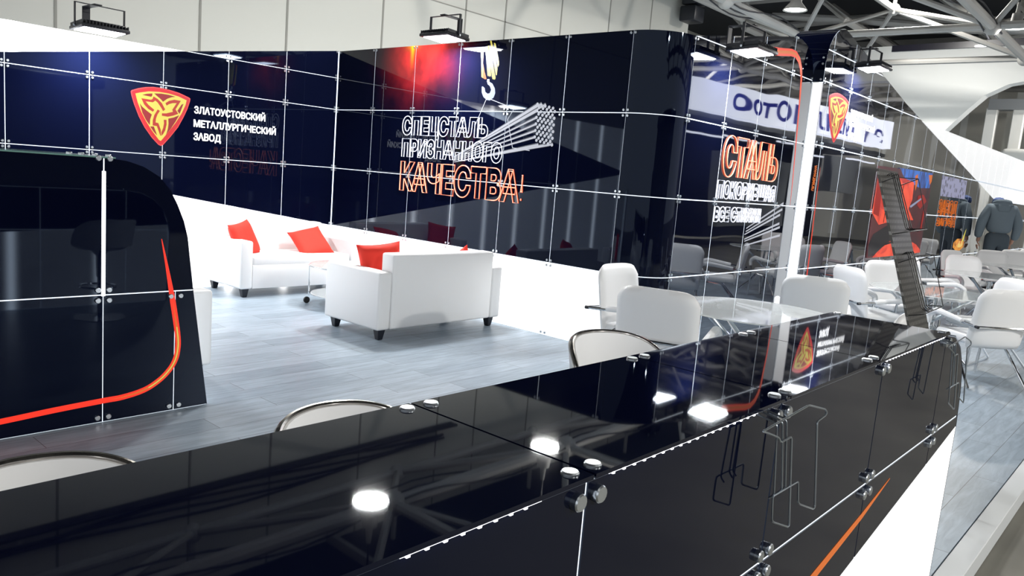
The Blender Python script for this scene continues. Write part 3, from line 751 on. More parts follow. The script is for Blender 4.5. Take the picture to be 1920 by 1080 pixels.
for i, (k, mi) in enumerate((('blue', 0), ('suit', 1), ('shade', 2), ('low', 1), ('arm', 3), ('helm', 4), ('face', 4), ('hand', 2), ('rod', 5), ('strip', 2))):
    flat(bm, P[k], PL_F, .0165+.0006*i, mi)
for a, b in (((12.5, 2.0), (12.45, 1.35)), ((13.2, 1.95), (13.15, 1.5)), ((12.2, 1.9), (12.75, 1.85)), ((12.7, 1.02), (13.6, 1.10)), ((12.2, 1.75), (12.35, 1.6))):
    ribbon(bm, PL_F, [a, b], .03, .0235, 3)
obj('picture', bm, [M_POSTER_BLUE, M_POSTER_SUIT, M_PBRICK, M_PBLACK, M_PORANGE, M_STEELBLUE], t, smooth=False)
t = thing('photo_panel', 'printed grey lilac machinery picture above the orange lettering', 'graphic')
M_MACH = mat('print_machinery', (.3, .3, .4), 0.4)
n, l, p = nodes(M_MACH); tc = n.new('ShaderNodeTexCoord'); vo = n.new('ShaderNodeTexVoronoi'); vo.inputs['Scale'].default_value = 9; vo.distance = 'CHEBYCHEV'
rmp = n.new('ShaderNodeValToRGB'); rmp.color_ramp.elements[0].color = srgb(40, 42, 60); rmp.color_ramp.elements[1].color = srgb(165, 165, 195); rmp.color_ramp.elements[0].position = .1; rmp.color_ramp.elements[1].position = .4
l.new(tc.outputs['Object'], vo.inputs['Vector']); l.new(vo.outputs[0], rmp.inputs[0]); l.new(rmp.outputs[0], p.inputs['Base Color']); l.new(rmp.outputs[0], p.inputs['Emission Color']); p.inputs['Emission Strength'].default_value = .5
bm = bmesh.new(); prism(bm, [(15.53, 2.22), (15.62, 1.86), (17.5, 1.86), (17.46, 2.22)], PL_F, .001, .003); obj('picture', bm, M_MACH, t, smooth=False)
t = thing('fire_print', 'small printed orange fireball with a flame streak low on the far black wall', 'graphic')
bm = bmesh.new()
flat(bm, [(17.64+.45*math.cos(a*math.pi/8)*(1+.08*(a % 2)), .952+.12*math.sin(a*math.pi/8)*(1+.08*(a % 2))) for a in range(16)], PL_F, .002, 0)
flat(bm, [(17.82, 1.0), (17.98, 1.02), (18.10, 1.28)], PL_F, .003, 1)
flat(bm, [(17.70+.30*math.cos(a*math.pi/5), .96+.07*math.sin(a*math.pi/5)) for a in range(10)], PL_F, .0026, 2)
obj('flame', bm, [mottled('fire', (120, 30, 12), (250, 170, 60), .8, 5.0), M_PYEL, mottled('ember', (230, 90, 30), (255, 220, 120), .8, 7.0)], t, smooth=False)

# ------------------------------------------------------------------ bar counter in front
def counter(label, x0, seams, prof_front, zt, yf, yb, band_f, lit_f, band_b, lit_b, top_end, top_seams, rows, capm, off, core_m):
    t = thing('bar_counter', label, 'counter')
    pf = Plane((0, yf, 0), (1, 0, 0), Z, (0, -1, 0)); pb = Plane((0, yb, 0), (-1, 0, 0), Z, (0, 1, 0)); pt_ = Plane((0, 0, zt), (1, 0, 0), (0, 1, 0), (0, 0, 1))
    bm = bmesh.new(); P = prof_front
    N = len(P); a = [bm.verts.new((u, yf+.0035, v)) for u, v in P]; b = [bm.verts.new((u, yb-.0035, v)) for u, v in P]
    bm.faces.new(a); bm.faces.new(b)
    for i in range(N): bm.faces.new((a[i], a[(i+1) % N], b[(i+1) % N], b[i]))
    obj('counter_body', bm, core_m, t, smooth=False)
    panels(t, pf, seams, rows, band_f, M_GLASS, cap=capm, off=off)
    if lit_f: panels(t, pf, seams, rows, lit_f, M_LIT, 'frosted_panel', caps=False)
    mir = lambda Q: [(-u, v) for u, v in Q]
    panels(t, pb, [-s for s in seams][::-1], rows, mir(band_b), M_GLASS, cap=capm, off=off, caps=False)
    if lit_b: panels(t, pb, [-s for s in seams][::-1], rows, mir(lit_b), M_LIT_B, 'frosted_panel', caps=False)
    panels(t, pt_, top_seams, [yf-.012, yb+.012], [(x0, yf-.012), (top_end, yf-.012), (top_end, yb+.012), (x0, yb+.012)], M_GLASS_TOP, 'top_panel', cap=capm, off=.030, th=-.008, gap=.006)
    return t, pf, pb
# top_panel uses w from -th to 0, so a negative th lifts it above the plane; caps then sit on its upper face
TOPS_PF = [(-1.3, 1.138), (3.24, 1.138), (3.40, 1.115), (3.52, 1.055), (3.615, .96), (3.66, .85), (3.688, .70), (3.66, 0.0), (-1.3, 0)]
diag = lambda u: .483+(u-2.362)*.163
band1 = [(-1.3, 1.138), (3.24, 1.138), (3.40, 1.115), (3.52, 1.055), (3.615, .96), (3.66, .85), (3.688, .70), (-.6, diag(-.6)), (-1.3, 0.0)]
lit1 = [(-.6, diag(-.6)-.001), (3.687, diag(3.687)-.002), (3.66, 0)]
SE = [-1.305, -.545, .21, .965, 1.715, 2.480, 3.250, 3.75]
band1b = [(-1.3, 1.138), (3.24, 1.138), (3.40, 1.115), (3.52, 1.055), (3.615, .96), (3.67, .80), (-1.3, .55)]
lit1b = [(-1.3, .548), (3.668, .798), (3.66, 0), (-1.3, 0)]
ct, pf1, pb1 = counter('long black glass bar counter with shiny top and lit edge nearest the viewer', -1.3, SE, TOPS_PF, 1.142, .655, 1.078, band1, lit1, band1b, lit1b, 3.255,
    [-1.305, -.545, .21, .972, 1.742, 2.40, 3.27], [0, .747, 1.139], CAPB, .027, M_CORE)
# bent end of the counter
bm = bmesh.new(); EP = [(3.24, 1.146), (3.40, 1.122), (3.525, 1.060), (3.622, .963), (3.668, .85), (3.695, .70), (3.667, 0)]
a = [bm.verts.new((x, .655, z)) for x, z in EP]; b = [bm.verts.new((x, 1.078, z)) for x, z in EP]
for i in range(len(EP)-1): bm.faces.new((a[i], b[i], b[i+1], a[i+1]))
obj('bent_end_panel', bm, M_GLASS, ct)
bm = bmesh.new(); ribbon(bm, pf1, [(2.753, .697), (2.49, .638), (2.114, .571), (1.2, .40)], [.004, .022, .03, .03], .0010, 0)
obj('light_streak', bm, [M_PORANGE], ct, smooth=False)
# LED strip in the joint under the front edge of the top
for a, b in ((.58, .845), (1.015, 1.575), (2.47, 3.20)):
    bm = bmesh.new(); box(bm, (b-a, .003, .0028), ((a+b)/2, .6502, 1.1405))
    led = obj('led_strip', bm, M_LEDBAR, ct, smooth=False)
    bm = bmesh.new()
    for i in range(int((b-a)/.031)): box(bm, (.006, .003, .0035), (a+.012+i*.031, .6485, 1.1392))
    d = obj('led_diodes', bm, M_LED, led, smooth=False); d['kind'] = 'stuff'

# taller black counter on the left, its face towards the viewer
endp = [(2.244, .757), (2.204, 1.071), (2.179, 1.167), (2.138, 1.266), (2.095, 1.349), (2.031, 1.424), (1.939, 1.477), (1.85, 1.503), (1.764, 1.512)]
shp = [(-1.3, 0), (2.353, 0)]+endp+[(-1.3, 1.512)]
SL = [-1.30, -.54, .21, .965, 1.722, 2.40]
t2 = thing('bar_counter', 'tall black glass counter with rounded end and orange light streak', 'counter')
pf2 = Plane((0, 4.56, 0), (1, 0, 0), Z, (0, -1, 0))
bm = bmesh.new(); P2 = [(u-.004 if u > 1.7 else u, v-.004 if v > .1 else v) for u, v in shp]
a = [bm.verts.new((u, 4.5635, v)) for u, v in P2]; b = [bm.verts.new((u, 4.98, v)) for u, v in P2]; N = len(P2)
bm.faces.new(a); bm.faces.new(b)
for i in range(N): bm.faces.new((a[i], a[(i+1) % N], b[(i+1) % N], b[i]))
obj('counter_body', bm, M_CORE, t2, smooth=False)
panels(t2, pf2, SL, [.745, 1.54], shp, M_GLASS, cap=CAPB, off=.030)
panels(t2, pf2, [-1.30, -.54, .21, .965, 1.722, 2.135, 2.40], [0, .745], shp, M_GLASS, cap=CAPB, off=.030, gap=.005)
bm = bmesh.new(); prism(bm, [(-1.3, 1.512), (1.78, 1.512), (1.78, 1.520), (-1.3, 1.520)], Plane((0, 4.55, 0), (1, 0, 0), Z, (0, 1, 0)), 0, .44); obj('top_panel', bm, M_EDGE, t2, smooth=False)
o = bpy.data.objects[t2.children[-1].name]
for x in (1.56, 1.62, 1.69, 1.76): link('standoff_cap', CAPB, o, Matrix.Translation((x, 4.60, 1.520)))
bm = bmesh.new(); box(bm, (.020, .002, .70), (1.722, 4.5590, 1.09)); obj('light_tube', bm, M_CORE_HOT, t2, smooth=False)
bm = bmesh.new()
sl = [(2.046, 1.062), (2.077, .912), (2.105, .765), (2.134, .599), (2.155, .457), (2.155, .38), (2.14, .315), (2.105, .258), (2.045, .202), (1.956, .155), (1.833, .131), (1.724, .127), (1.465, .115), (1.211, .098), (.7, .07)]
sl = [tuple(q) for q in smooth_path([(u, v, 0) for u, v in sl], 4)]
n_ = len(sl); wd = [.004+.030*min(1, i/10)*(1-.15*max(0, i-24)/n_) for i in range(n_)]
ribbon(bm, pf2, sl, wd, .0010, 0)
ribbon(bm, pf2, sl[10:44], [.018*min(1, i/6, (33-i)/10) for i in range(34)], .0014, 1)
ribbon(bm, pf2, sl[14:36], [.006]*22, .0018, 2)
obj('light_streak', bm, [mat('print_streak_red', srgb(225, 45, 25), .4, emit=srgb(225, 45, 25), estr=.8), M_PORANGE, M_PYEL], t2, smooth=False)
bm = bmesh.new(); box(bm, (2.6, .006, .006), (.2, 4.99, 1.45)); obj('led_strip', bm, M_LEDBAR, t2, smooth=False)

# ------------------------------------------------------------------ wire brochure holders
HP = [(1.491,1.13),(1.732,1.143),(1.842,1.114),(1.852,1.104),(1.843,1.099),(1.792,1.094),(1.821,.883),(1.814,.878),(1.721,.915),(1.711,.923),(1.703,.973),(1.564,.975),(1.569,.921),(1.577,.914),(1.661,.879),(1.668,.881),(1.644,1.088),(1.585,1.087),(1.574,1.1),(1.491,1.13)]
def holder(dx, label):
    t = thing('brochure_holder', label, 'brochure holder', (1.715+dx, .655, 0), 0, 'wire holders on the counter front')
    bm = bmesh.new()
    tube(bm, round_path([(u-1.715, -.055-.02*(1.15-v)*3, v) for u, v in HP], .008, 3), .0023, 6)
    obj('pocket_frame', bm, M_WIRE, t)
    bm = bmesh.new()
    for a, b in ((-.143, -.136), (-.115, -.094), (-.093, -.076)):
        tube(bm, round_path([(a+.004, -.004, 1.136), (a+.003, -.05, 1.128), (b, -.062, .972), (b, -.052, .962)], .01, 3), .0022, 6)
    obj('hanger_wire', bm, M_WIRE, t)
holder(0, 'bent steel wire brochure holder hung on the middle of the counter front')
holder(1.535, 'bent steel wire brochure holder near the rounded end of the counter')

# leaning perforated brochure rack beyond the counter end
t = thing('brochure_rack', 'tall leaning grey perforated metal brochure rack beyond the counter end', 'rack', (4.54, .775, 0))
lean = math.atan2(.275, .82)
ex = Vector((1, 0, 0)); ev = Vector((0, math.sin(lean), math.cos(lean))); en = Vector((0, -math.cos(lean), math.sin(lean)))
Lr = 1.90
PR = Plane((0, 0, 0), ex, ev, en)
bm = bmesh.new(); prism(bm, [(0, .48), (.36, .48), (.36, Lr), (0, Lr)], PR, -.012, 0); obj('perforated_panel', bm, M_RACK, t, smooth=False)
bm = bmesh.new(); box(bm, (.24, .22, .014), (.15, .42, .008), .004, 1); tube(bm, [PR(.18, 1.2, -.020), PR(.18, .50, -.020), (.15, .40, .02)], .014, 8); obj('base', bm, M_WIREDARK, t)
for v0 in (1.53, 1.08, .63):
    bm = bmesh.new()
    for u in (.12, .155, .20, .24):
        tube(bm, round_path([PR(u, v0+.335, .003), PR(u, v0+.345, .03), PR(u, v0+.02, .045), PR(u, v0, .075)], .01, 3), .0026, 6)
    tube(bm, round_path([PR(0, v0+.29, .004), PR(-.01, v0+.30, .08), PR(.13, v0+.315, .05), PR(.26, v0+.315, .05), PR(.43, v0+.31, .085), PR(.36, v0+.29, .004)], .015, 3), .0028, 6)
    tube(bm, [PR(.425, v0+.31, .085), PR(.40, v0+.01, .085)], .0025, 6)
    tube(bm, round_path([PR(0, v0+.0, .004), PR(.0, v0-.005, .08), PR(.40, v0+.01, .085), PR(.36, v0+.03, .004)], .015, 3), .0028, 6)
    obj('wire_pocket', bm, M_WIREDARK, t)

# ------------------------------------------------------------------ floodlights
def flood(loc, rz, label, tilt=math.radians(3), arm=True, back=.36):
    """lamp hanging in a yoke; local x is its long side, local -y points into the stand, local +y to the wall"""
    t = thing('floodlight', label, 'floodlight', loc, rz, 'floodlights over the stand walls')
    R = Matrix.Rotation(-tilt, 3, 'X')
    bm = bmesh.new()
    box(bm, (.52, .38, .035), R @ Vector((0, 0, .02)), .008, 2, R)
    box(bm, (.44, .30, .05), R @ Vector((0, 0, .06)), .02, 2, R)
    for i in range(15): box(bm, (.006, .36, .035), R @ Vector((-.245+.035*i, 0, .055)), 0, 1, R)
    obj('housing', bm, M_BLACKMETAL, t)
    bm = bmesh.new(); box(bm, (.44, .30, .006), R @ Vector((0, 0, .0)), 0, 1, R); obj('lens', bm, M_LENS, t, smooth=False)
    bm = bmesh.new()
    for s in (-1, 1): box(bm, (.012, .030, .24), (s*.265, .0, .145))
    box(bm, (.542, .030, .008), (0, 0, .262)); obj('yoke', bm, M_BLACKMETAL, t, smooth=False)
    bm = bmesh.new()
    for s in (-1, 1): tube(bm, [(s*.255, 0, .03), (s*.282, 0, .03)], .012, 8)
    obj('bolt', bm, M_CAP, t)
    if arm:
        bm = bmesh.new(); box(bm, (.085, back, .010), (-.03, back/2-.03, .273)); box(bm, (.085, .010, .27), (-.03, back-.03, .143)); obj('arm_bracket', bm, M_BLACKMETAL, t, smooth=False)
    ld = bpy.data.lights.new('flood_light', 'AREA'); ld.shape = 'RECTANGLE'; ld.size = .42; ld.size_y = .28; ld.energy = FLOOD_W; ld.color = (.95, .97, 1.0)
    lo = bpy.data.objects.new('flood_light', ld); C.objects.link(lo); lo.parent = t
    lo.matrix_local = R.to_4x4(); lo.location = R @ Vector((0, 0, -.012))
    t.scale = (.86, .86, .92)
    return t
flood((3.11, 8.35, 2.66), 0, 'black floodlight in a yoke above the white wedge of the wall')
flood((5.86, 6.38, 2.985), -math.pi/2, 'black floodlight hanging above the red glow and the slogan wall', back=.31)
flood((7.12, 3.45, 2.93), 0, 'bright floodlight on the wall between the rounded corner and the white column', back=.31)
flood((10.43, 3.40, 3.28), 0, 'bright floodlight on the wall past the white column', back=.23)

# ------------------------------------------------------------------ sofas
def sofa(label, loc, rz):
    t = thing('sofa', label, 'sofa', loc, rz, 'white sofas of the lounge')
    W, D = 1.64, .83
    bm = bmesh.new(); box(bm, (W-.30, D-.14, .27), (0, .06, .235), .012, 2); obj('seat_base', bm, M_LEATHER, t)
    bm = bmesh.new(); box(bm, (W-.31, D-.22, .12), (0, .095, .405), .03, 4); obj('seat_cushion', bm, M_LEATHER, t)
    bm = bmesh.new(); box(bm, (W-.304, .18, .70), (0, -D/2+.09, .45), .022, 3); obj('backrest', bm, M_LEATHER, t)
    for s in (-1, 1):
        bm = bmesh.new(); box(bm, (.15, D, .54), (s*(W/2-.075), 0, .37), .025, 3); obj('armrest', bm, M_LEATHER, t)
    for sx in (-1, 1):
        for sy in (-1, 1):
            bm = bmesh.new(); box(bm, (.085, .085, .10), (sx*(W/2-.09), sy*(D/2-.08), .05), .006, 1, None, .62); obj('leg', bm, M_BLACKWOOD, t)
    return t
sofa('white leather sofa against the wall under the shield emblem', (5.22, 8.26, 0), math.pi)
sofa('white leather sofa seen from behind in the middle of the floor', (5.225, 5.85, 0), 0)
sofa('white leather sofa whose end peeps out behind the tall black counter', (2.235, 5.90, 0), -math.pi/2)
def pillow(label, loc, rot, size=.40):
    bm = bmesh.new(); N = 14; top = {}; bot = {}
    for i in range(N+1):
        for j in range(N+1):
            u, v = i/N*2-1, j/N*2-1
            pin = 1-.10*(1-abs(u)**2)*abs(v)**4*0 - .09*(1-u*u)*(abs(v)**3)
            x = u*(1-.085*(1-v*v)*abs(u)**3); y = v*(1-.085*(1-u*u)*abs(v)**3)
            h = .17*max(0, (1-u**4))**.55*max(0, (1-v**4))**.55
            h *= 1+.12*math.sin(4*u+2*v)*.5
            top[i, j] = bm.verts.new((x*size/2, y*size/2, h*size*1.0))
            bot[i, j] = top[i, j] if i in (0, N) or j in (0, N) else bm.verts.new((x*size/2, y*size/2, -h*size*1.0))
    for i in range(N):
        for j in range(N):
            bm.faces.new((top[i, j], top[i+1, j], top[i+1, j+1], top[i, j+1])); bm.faces.new((bot[i, j], bot[i, j+1], bot[i+1, j+1], bot[i+1, j]))
    o = obj('throw_pillow', bm, M_RED, None, ang=60)
    yaw, tilt, spin = [math.radians(q) for q in rot]
    o.location = loc; o.rotation_euler = (Matrix.Rotation(yaw, 3, 'Z') @ Matrix.Rotation(tilt, 3, 'X') @ Matrix.Rotation(spin, 3, 'Z')).to_euler()
    tag(o, label, 'pillow', 'red pillows on the sofas')
    return o
pillow('red pillow against the near arm of the sofa under the emblem', (4.62, 8.18, .625), (28, 68, 8), .42)
pillow('red pillow lying tilted on the seat of the sofa under the emblem', (5.53, 8.20, .572), (-14, 46, 16), .44)
pillow('red pillow against the near arm of the sofa seen from behind', (4.70, 5.80, .655), (-30, 78, 8), .42)
pillow('red pillow whose corner rises over the far end of the sofa seen from behind', (5.74, 5.79, .60), (12, 105, 38), .36)
pillow('red pillow on the sofa behind the tall counter, seen mirrored in the wall', (2.12, 5.60, .67), (95, 75, 0), .42)

# coffee table with two glass tiers on castors
t = thing('coffee_table', 'round two-tier glass coffee table on castors between the sofas', 'coffee table', (5.27, 7.06, 0))
bm = bmesh.new(); lathe(bm, [(0, .445), (.43, .445), (.435, .45), (.43, .456), (0, .456)], 40); obj('table_top', bm, M_TABLE, t)
bm = bmesh.new(); lathe(bm, [(0, .125), (.40, .125), (.405, .13), (.40, .136), (0, .136)], 40); obj('lower_shelf', bm, M_TABLE, t)
for z, r in ((.442, .43), (.122, .40)):
    bm = bmesh.new(); tube(bm, [(r*math.cos(a*math.pi/20), r*math.sin(a*math.pi/20), z) for a in range(40)], .008, 6, True); obj('rim', bm, M_CHROME, t)
for k in range(4):
    a = math.radians(140+90*k); c, s = math.cos(a), math.sin(a)
    bm = bmesh.new(); tube(bm, [(.425*c, .425*s, .45), (.425*c, .425*s, .09)], .009, 8); lg = obj('leg', bm, M_CHROME, t)
    bm = bmesh.new(); M = Matrix.Translation((.445*c, .445*s, .038)) @ Matrix.Rotation(a+.6, 4, 'Z') @ Matrix.Rotation(math.pi/2, 4, 'X')
    lathe(bm, [(0, -.012), (.034, -.012), (.038, -.006), (.038, .006), (.034, .012), (0, .012)], 16); bmesh.ops.transform(bm, matrix=M, verts=bm.verts); obj('castor', bm, M_WIREDARK, lg)

# ------------------------------------------------------------------ bar stools at the counter
def make_stool(label, loc, rz):
    t = thing('bar_stool', label, 'bar stool', loc, rz, 'bar stools at the counter')
    N, Kk = 22, 8; R = .232
    def P(s, k, r):                                    # s -1..1 round the back, k 0..1 upward; back at local -y
        a = s*math.radians(86); top = .70+.265*max(0.0, 1-abs(s)**3.2)**.55
        z = .70+(top-.70)*k; rr = r+.05*k*(1-abs(s)*.5)
        return Vector((rr*math.sin(a), -rr*math.cos(a), z))
    bm = bmesh.new(); A = []; B = []
    for i in range(N+1):
        s = (i/N*2-1)*.995
        A.append([bm.verts.new(P(s, k/Kk, R)) for k in range(Kk+1)]); B.append([bm.verts.new(P(s, k/Kk, R+.03)) for k in range(Kk+1)])
    for i in range(N):
        for k in range(Kk):
            bm.faces.new((A[i][k], A[i+1][k], A[i+1][k+1], A[i][k+1])); bm.faces.new((B[i][k], B[i][k+1], B[i+1][k+1], B[i+1][k]))
        bm.faces.new((A[i][Kk], A[i+1][Kk], B[i+1][Kk], B[i][Kk])); bm.faces.new((A[i][0], B[i][0], B[i+1][0], A[i+1][0]))
    obj('backrest', bm, M_LEATHER, t)
    bm = bmesh.new(); tube(bm, [P((i/40*2-1)*.995, 1.0, R+.016)+Vector((0, 0, .003)) for i in range(41)], .0095, 8); obj('chrome_rim', bm, M_DARKCHROME, t)
    bm = bmesh.new(); lathe(bm, [(0, .665), (.19, .665), (.225, .685), (.225, .725), (.20, .745), (0, .75)], 28); obj('seat', bm, M_LEATHER, t)
    bm = bmesh.new(); lathe(bm, [(.0, .665), (.10, .66), (.035, .60), (.03, .40), (.022, .39), (.022, .05), (.05, .035), (.15, .02), (.215, .008), (.215, 0), (0, 0)], 28); obj('pedestal', bm, M_CHROME, t)
    bm = bmesh.new(); tube(bm, [(.15*math.cos(a*math.pi/14), .03+.15*math.sin(a*math.pi/14), .30) for a in range(28)], .010, 8, True); tube(bm, [(0, 0, .30), (0, .17, .30)], .009, 8); obj('footrest', bm, M_CHROME, t)
    return t
st = make_stool('white rounded bar stool with chrome rim by the chairs end of the counter', (2.775, 1.69, 0), math.radians(168))
s2 = dup(st, (1.255, 1.50, 0), math.radians(184), 'white bar stool with only its chrome-rimmed crest showing mid-counter')
s3 = dup(st, (.50, 1.46, 0), math.radians(186), 'white bar stool with broad crest at the edge of the view')
st.scale = (1, 1, .965); s2.scale = (.93, .93, .945); s3.scale = (.93, .93, .97)

# ------------------------------------------------------------------ chairs and tables
def make_chair(label, loc, rz):
    t = thing('conference_chair', label, 'chair', loc, rz, 'white chairs around the glass tables')
    bm = bmesh.new(); box(bm, (.50, .48, .085), (0, .02, .435), .035, 4); obj('seat', bm, M_LEATHER, t)
    # padded back, gently curved
    bm = bmesh.new(); N, K = 14, 12; F = []; B = []
    for i in range(N+1):
        u = i/N*2-1; fa, ba = [], []
        for k in range(K+1):
            v = k/K; e = max(0.0, (v-.80)/.20); wd = .285*(1-.16*e**2.6); e2 = max(0., (.12-v)/.12); wd *= 1-.06*e2**2
            x = u*wd; z = .37+.57*v-.022*(abs(u)**6)*(v > .9)
            y = -.235-.10*v-.03*(1-u*u)*0 + .035*u*u
            th = .034*max(0.05, (1-abs(u)**8))**.5*max(.05, (1-abs(v*2-1)**10))**.5
            fa.append(bm.verts.new((x, y+th, z))); ba.append(bm.verts.new((x, y-th, z)))
        F.append(fa); B.append(ba)
    for i in range(N):
        for k in range(K):
            bm.faces.new((F[i][k], F[i+1][k], F[i+1][k+1], F[i][k+1])); bm.faces.new((B[i][k], B[i][k+1], B[i+1][k+1], B[i+1][k]))
        bm.faces.new((F[i][K], F[i+1][K], B[i+1][K], B[i][K])); bm.faces.new((F[i][0], B[i][0], B[i+1][0], F[i+1][0]))
    for k in range(K):
        bm.faces.new((F[0][k], F[0][k+1], B[0][k+1], B[0][k])); bm.faces.new((F[N][k], B[N][k], B[N][k+1], F[N][k+1]))
    obj('backrest', bm, M_LEATHER, t, ang=70)
    for s in (-1, 1):
        x = s*.31
        path = round_path([(x, -.34, .585), (x, -.1, .60), (x, .22, .625), (x, .30, .56), (x*.97, .27, .40), (x*.95, .30, 0.012)], .07, 4)
        bm = bmesh.new(); tube(bm, path, .0125, 8); obj('arm_frame', bm, M_CHROME, t)
        pp = round_path([(x, -.16, .605), (x, .20, .642), (x, .30, .585), (x*.99, .29, .50)], .08, 5)
        bm = bmesh.new(); tube(bm, pp, [.022]+[.030]*(len(pp)-2)+[.024], 10); obj('armrest', bm, M_LEATHER, t)
        bm = bmesh.new(); tube(bm, [(x, -.335, .585), (x, -.37, .583)], .0145, 8); obj('end_cap', bm, M_BLACKMETAL, t)
        bm = bmesh.new(); tube(bm, round_path([(x*.85, .16, .385), (x*.85, -.05, .37), (x*.98, -.36, .012)], .05, 4), .0125, 8); obj('leg', bm, M_CHROME, t)
    bm = bmesh.new(); tube(bm, smooth_path([(-.30, -.345, .585), (-.15, -.325, .582), (0, -.318, .58), (.15, -.325, .582), (.30, -.345, .585)], 4), .013, 8); obj('rear_bar', bm, M_CHROME, t)
    bm = bmesh.new(); tube(bm, [(-.29, .15, .385), (.29, .15, .385)], .012, 8); obj('seat_rail', bm, M_CHROME, t)
    return t
proto = [None]
def chair(bx, by, fx, fy, label):
    n = math.hypot(fx, fy); fx, fy = fx/n, fy/n
    loc = (bx+.32*fx, by+.32*fy, 0); rz = math.atan2(fy, fx)-math.pi/2
    if proto[0] is None: proto[0] = make_chair(label, loc, rz); return proto[0]
    return dup(proto[0], loc, rz, label)
chair(5.44, 3.62, 0, -1, 'white chair facing out in front of the lit panel by the rounded corner')
chair(4.46, 2.62, .96, .26, 'white chair with its back to the lounge, behind the rimmed bar stool')
chair(6.87, 2.46, .93, .37, 'white chair seen from behind on the far side of the nearest glass table')
chair(8.53, 2.75, .80, -.60, 'white chair seen edge-on in front of the white column')
chair(10.1, 2.87, -.47, -.88, 'white chair with both arms showing beside the leaning rack')
chair(5.48, 1.33, -.05, .99, 'white chair mostly hidden between counter top and leaning rack')
chair(8.27, 1.215, .64, .76, 'large white chair with chrome bar across its back beside the counter end')
chair(9.80, 1.40, -.70, .70, 'white chair peeping out just over the large chair back')
chair(11.75, 2.92, .35, -.93, 'white chair partly covered by the leaning rack, second glass table')
chair(13.7, 2.72, -.75, -.66, 'white chair standing behind the second glass table, arms towards it')
chair(15.1, 3.2, -.4, -.9, 'white chair just topping the one behind the second glass table')
chair(16.95, 2.90, -.8, -.6, 'white chair beneath the walking person, nearer of two')
chair(18.3, 2.75, -.75, -.6, 'white chair beneath the walking person, further of two')
chair(19.6, 2.62, -.8, -.5, 'furthest white chair, at the edge of the view')
chair(14.2, 1.55, -.6, .8, 'white chair on the aisle side of the third glass table')
def make_table(label, loc, rz, r=.62):
    t = thing('glass_table', label, 'table', loc, rz, 'round glass tables')
    bm = bmesh.new(); lathe(bm, [(0, .735), (r-.004, .735), (r, .74), (r-.004, .745), (0, .745)], 56); obj('table_top', bm, M_TABLE, t)
    for k in range(4):
        a = math.radians(45+90*k); c, s = math.cos(a), math.sin(a)
        bm = bmesh.new(); tube(bm, [(.42*c, .42*s, .725), (-.06*c+.05*s, -.06*s-.05*c, .36), (-.40*c+.05*s, -.40*s-.05*c, .0)], .020, 10); lg = obj('leg', bm, M_CHROME, t)
        bm = bmesh.new(); lathe(bm, [(0, .712), (.028, .712), (.028, .735), (0, .735)], 12, (.42*c, .42*s, 0)); obj('cap', bm, M_BLACKMETAL, lg)
    return t
tb = make_table('round glass table nearest the rounded corner, between the first chairs', (5.53, 2.42, 0), .35)
dup(tb, (9.15, 2.05, 0), .9, 'round glass table behind the leaning rack')
dup(tb, (12.65, 2.10, 0), .3, 'round glass table beyond the large chair back')
dup(tb, (15.75, 2.2, 0), .5, 'round glass table furthest along the row of chairs')

# ------------------------------------------------------------------ person walking away
def skin(name, verts, edges, radii, m, parent, sub=2, rootv=0):
    me = bpy.data.meshes.new(name); me.from_pydata(verts, edges, []); me.materials.append(m)
    o = bpy.data.objects.new(name, me); C.objects.link(o); o.parent = parent
    md = o.modifiers.new('skin', 'SKIN'); md.use_smooth_shade = True
    for i, r in enumerate(radii):
        sv = me.skin_vertices[0].data[i]; sv.radius = r if isinstance(r, tuple) else (r, r); sv.use_root = (i == rootv)
    s = o.modifiers.new('sub', 'SUBSURF'); s.levels = sub; s.render_levels = sub
    return o
pt_ = thing('person', 'person in a grey hooded jacket walking away past the far wall', 'person', (18.9, 3.19, 0), math.radians(-63))
# body in local coordinates: faces +y
V = [(0, 0, 1.02), (0, .01, 1.25), (0, .02, 1.48), (0, .07, 1.57), (0, .16, 1.63), (0, .24, 1.67),
     (.11, 0, .97), (.12, .06, .54), (.12, .02, .10), (.12, .14, .04), (-.11, 0, .97), (-.12, -.06, .54), (-.12, -.16, .12), (-.12, -.04, .05),
     (.22, .01, 1.53), (.29, .0, 1.25), (.28, .08, 1.00), (.275, .11, .90), (-.22, .01, 1.53), (-.29, -.02, 1.25), (-.30, .03, 1.00), (-.30, .06, .90)]
E_ = [(0, 1), (1, 2), (2, 3), (3, 4), (4, 5), (0, 6), (6, 7), (7, 8), (8, 9), (0, 10), (10, 11), (11, 12), (12, 13), (2, 14), (14, 15), (15, 16), (16, 17), (2, 18), (18, 19), (19, 20), (20, 21)]
Rd = [(.12, .09), (.12, .09), (.15, .10), .06, .085, .09, .09, .065, .045, .04, .09, .065, .045, .04, .065, .048, .036, .03, .065, .048, .036, .03]
body = skin('body', V, E_, Rd, M_SKIN, pt_)
for s, hand in ((1, (.272, .12, .88)), (-1, (-.30, .07, .88))):
    bm = bmesh.new(); h = Vector(hand)
    for k, (dx, ln) in enumerate(((-.03, .075), (-.01, .085), (.01, .08), (.03, .065))):
        b0 = h+Vector((0, dx, -.03)); tube(bm, [b0, b0+Vector((-.006*s, .004, -ln*.5)), b0+Vector((-.02*s, .006, -ln))], [.0095, .009, .007], 8)
    tube(bm, [h+Vector((0, -.01, .02)), h+Vector((-.02*s, -.045, -.02)), h+Vector((-.03*s, -.05, -.055))], [.012, .011, .008], 8)
    obj('fingers', bm, M_SKIN, pt_)
V = [(0, -.005, 1.06), (0, 0, 1.28), (0, .01, 1.45), (0, .03, 1.57), (.20, .01, 1.54), (.29, -.01, 1.36), (.315, .0, 1.20), (.30, .075, .98), (-.20, .01, 1.54), (-.29, -.02, 1.36), (-.32, -.03, 1.20), (-.32, .02, .98)]
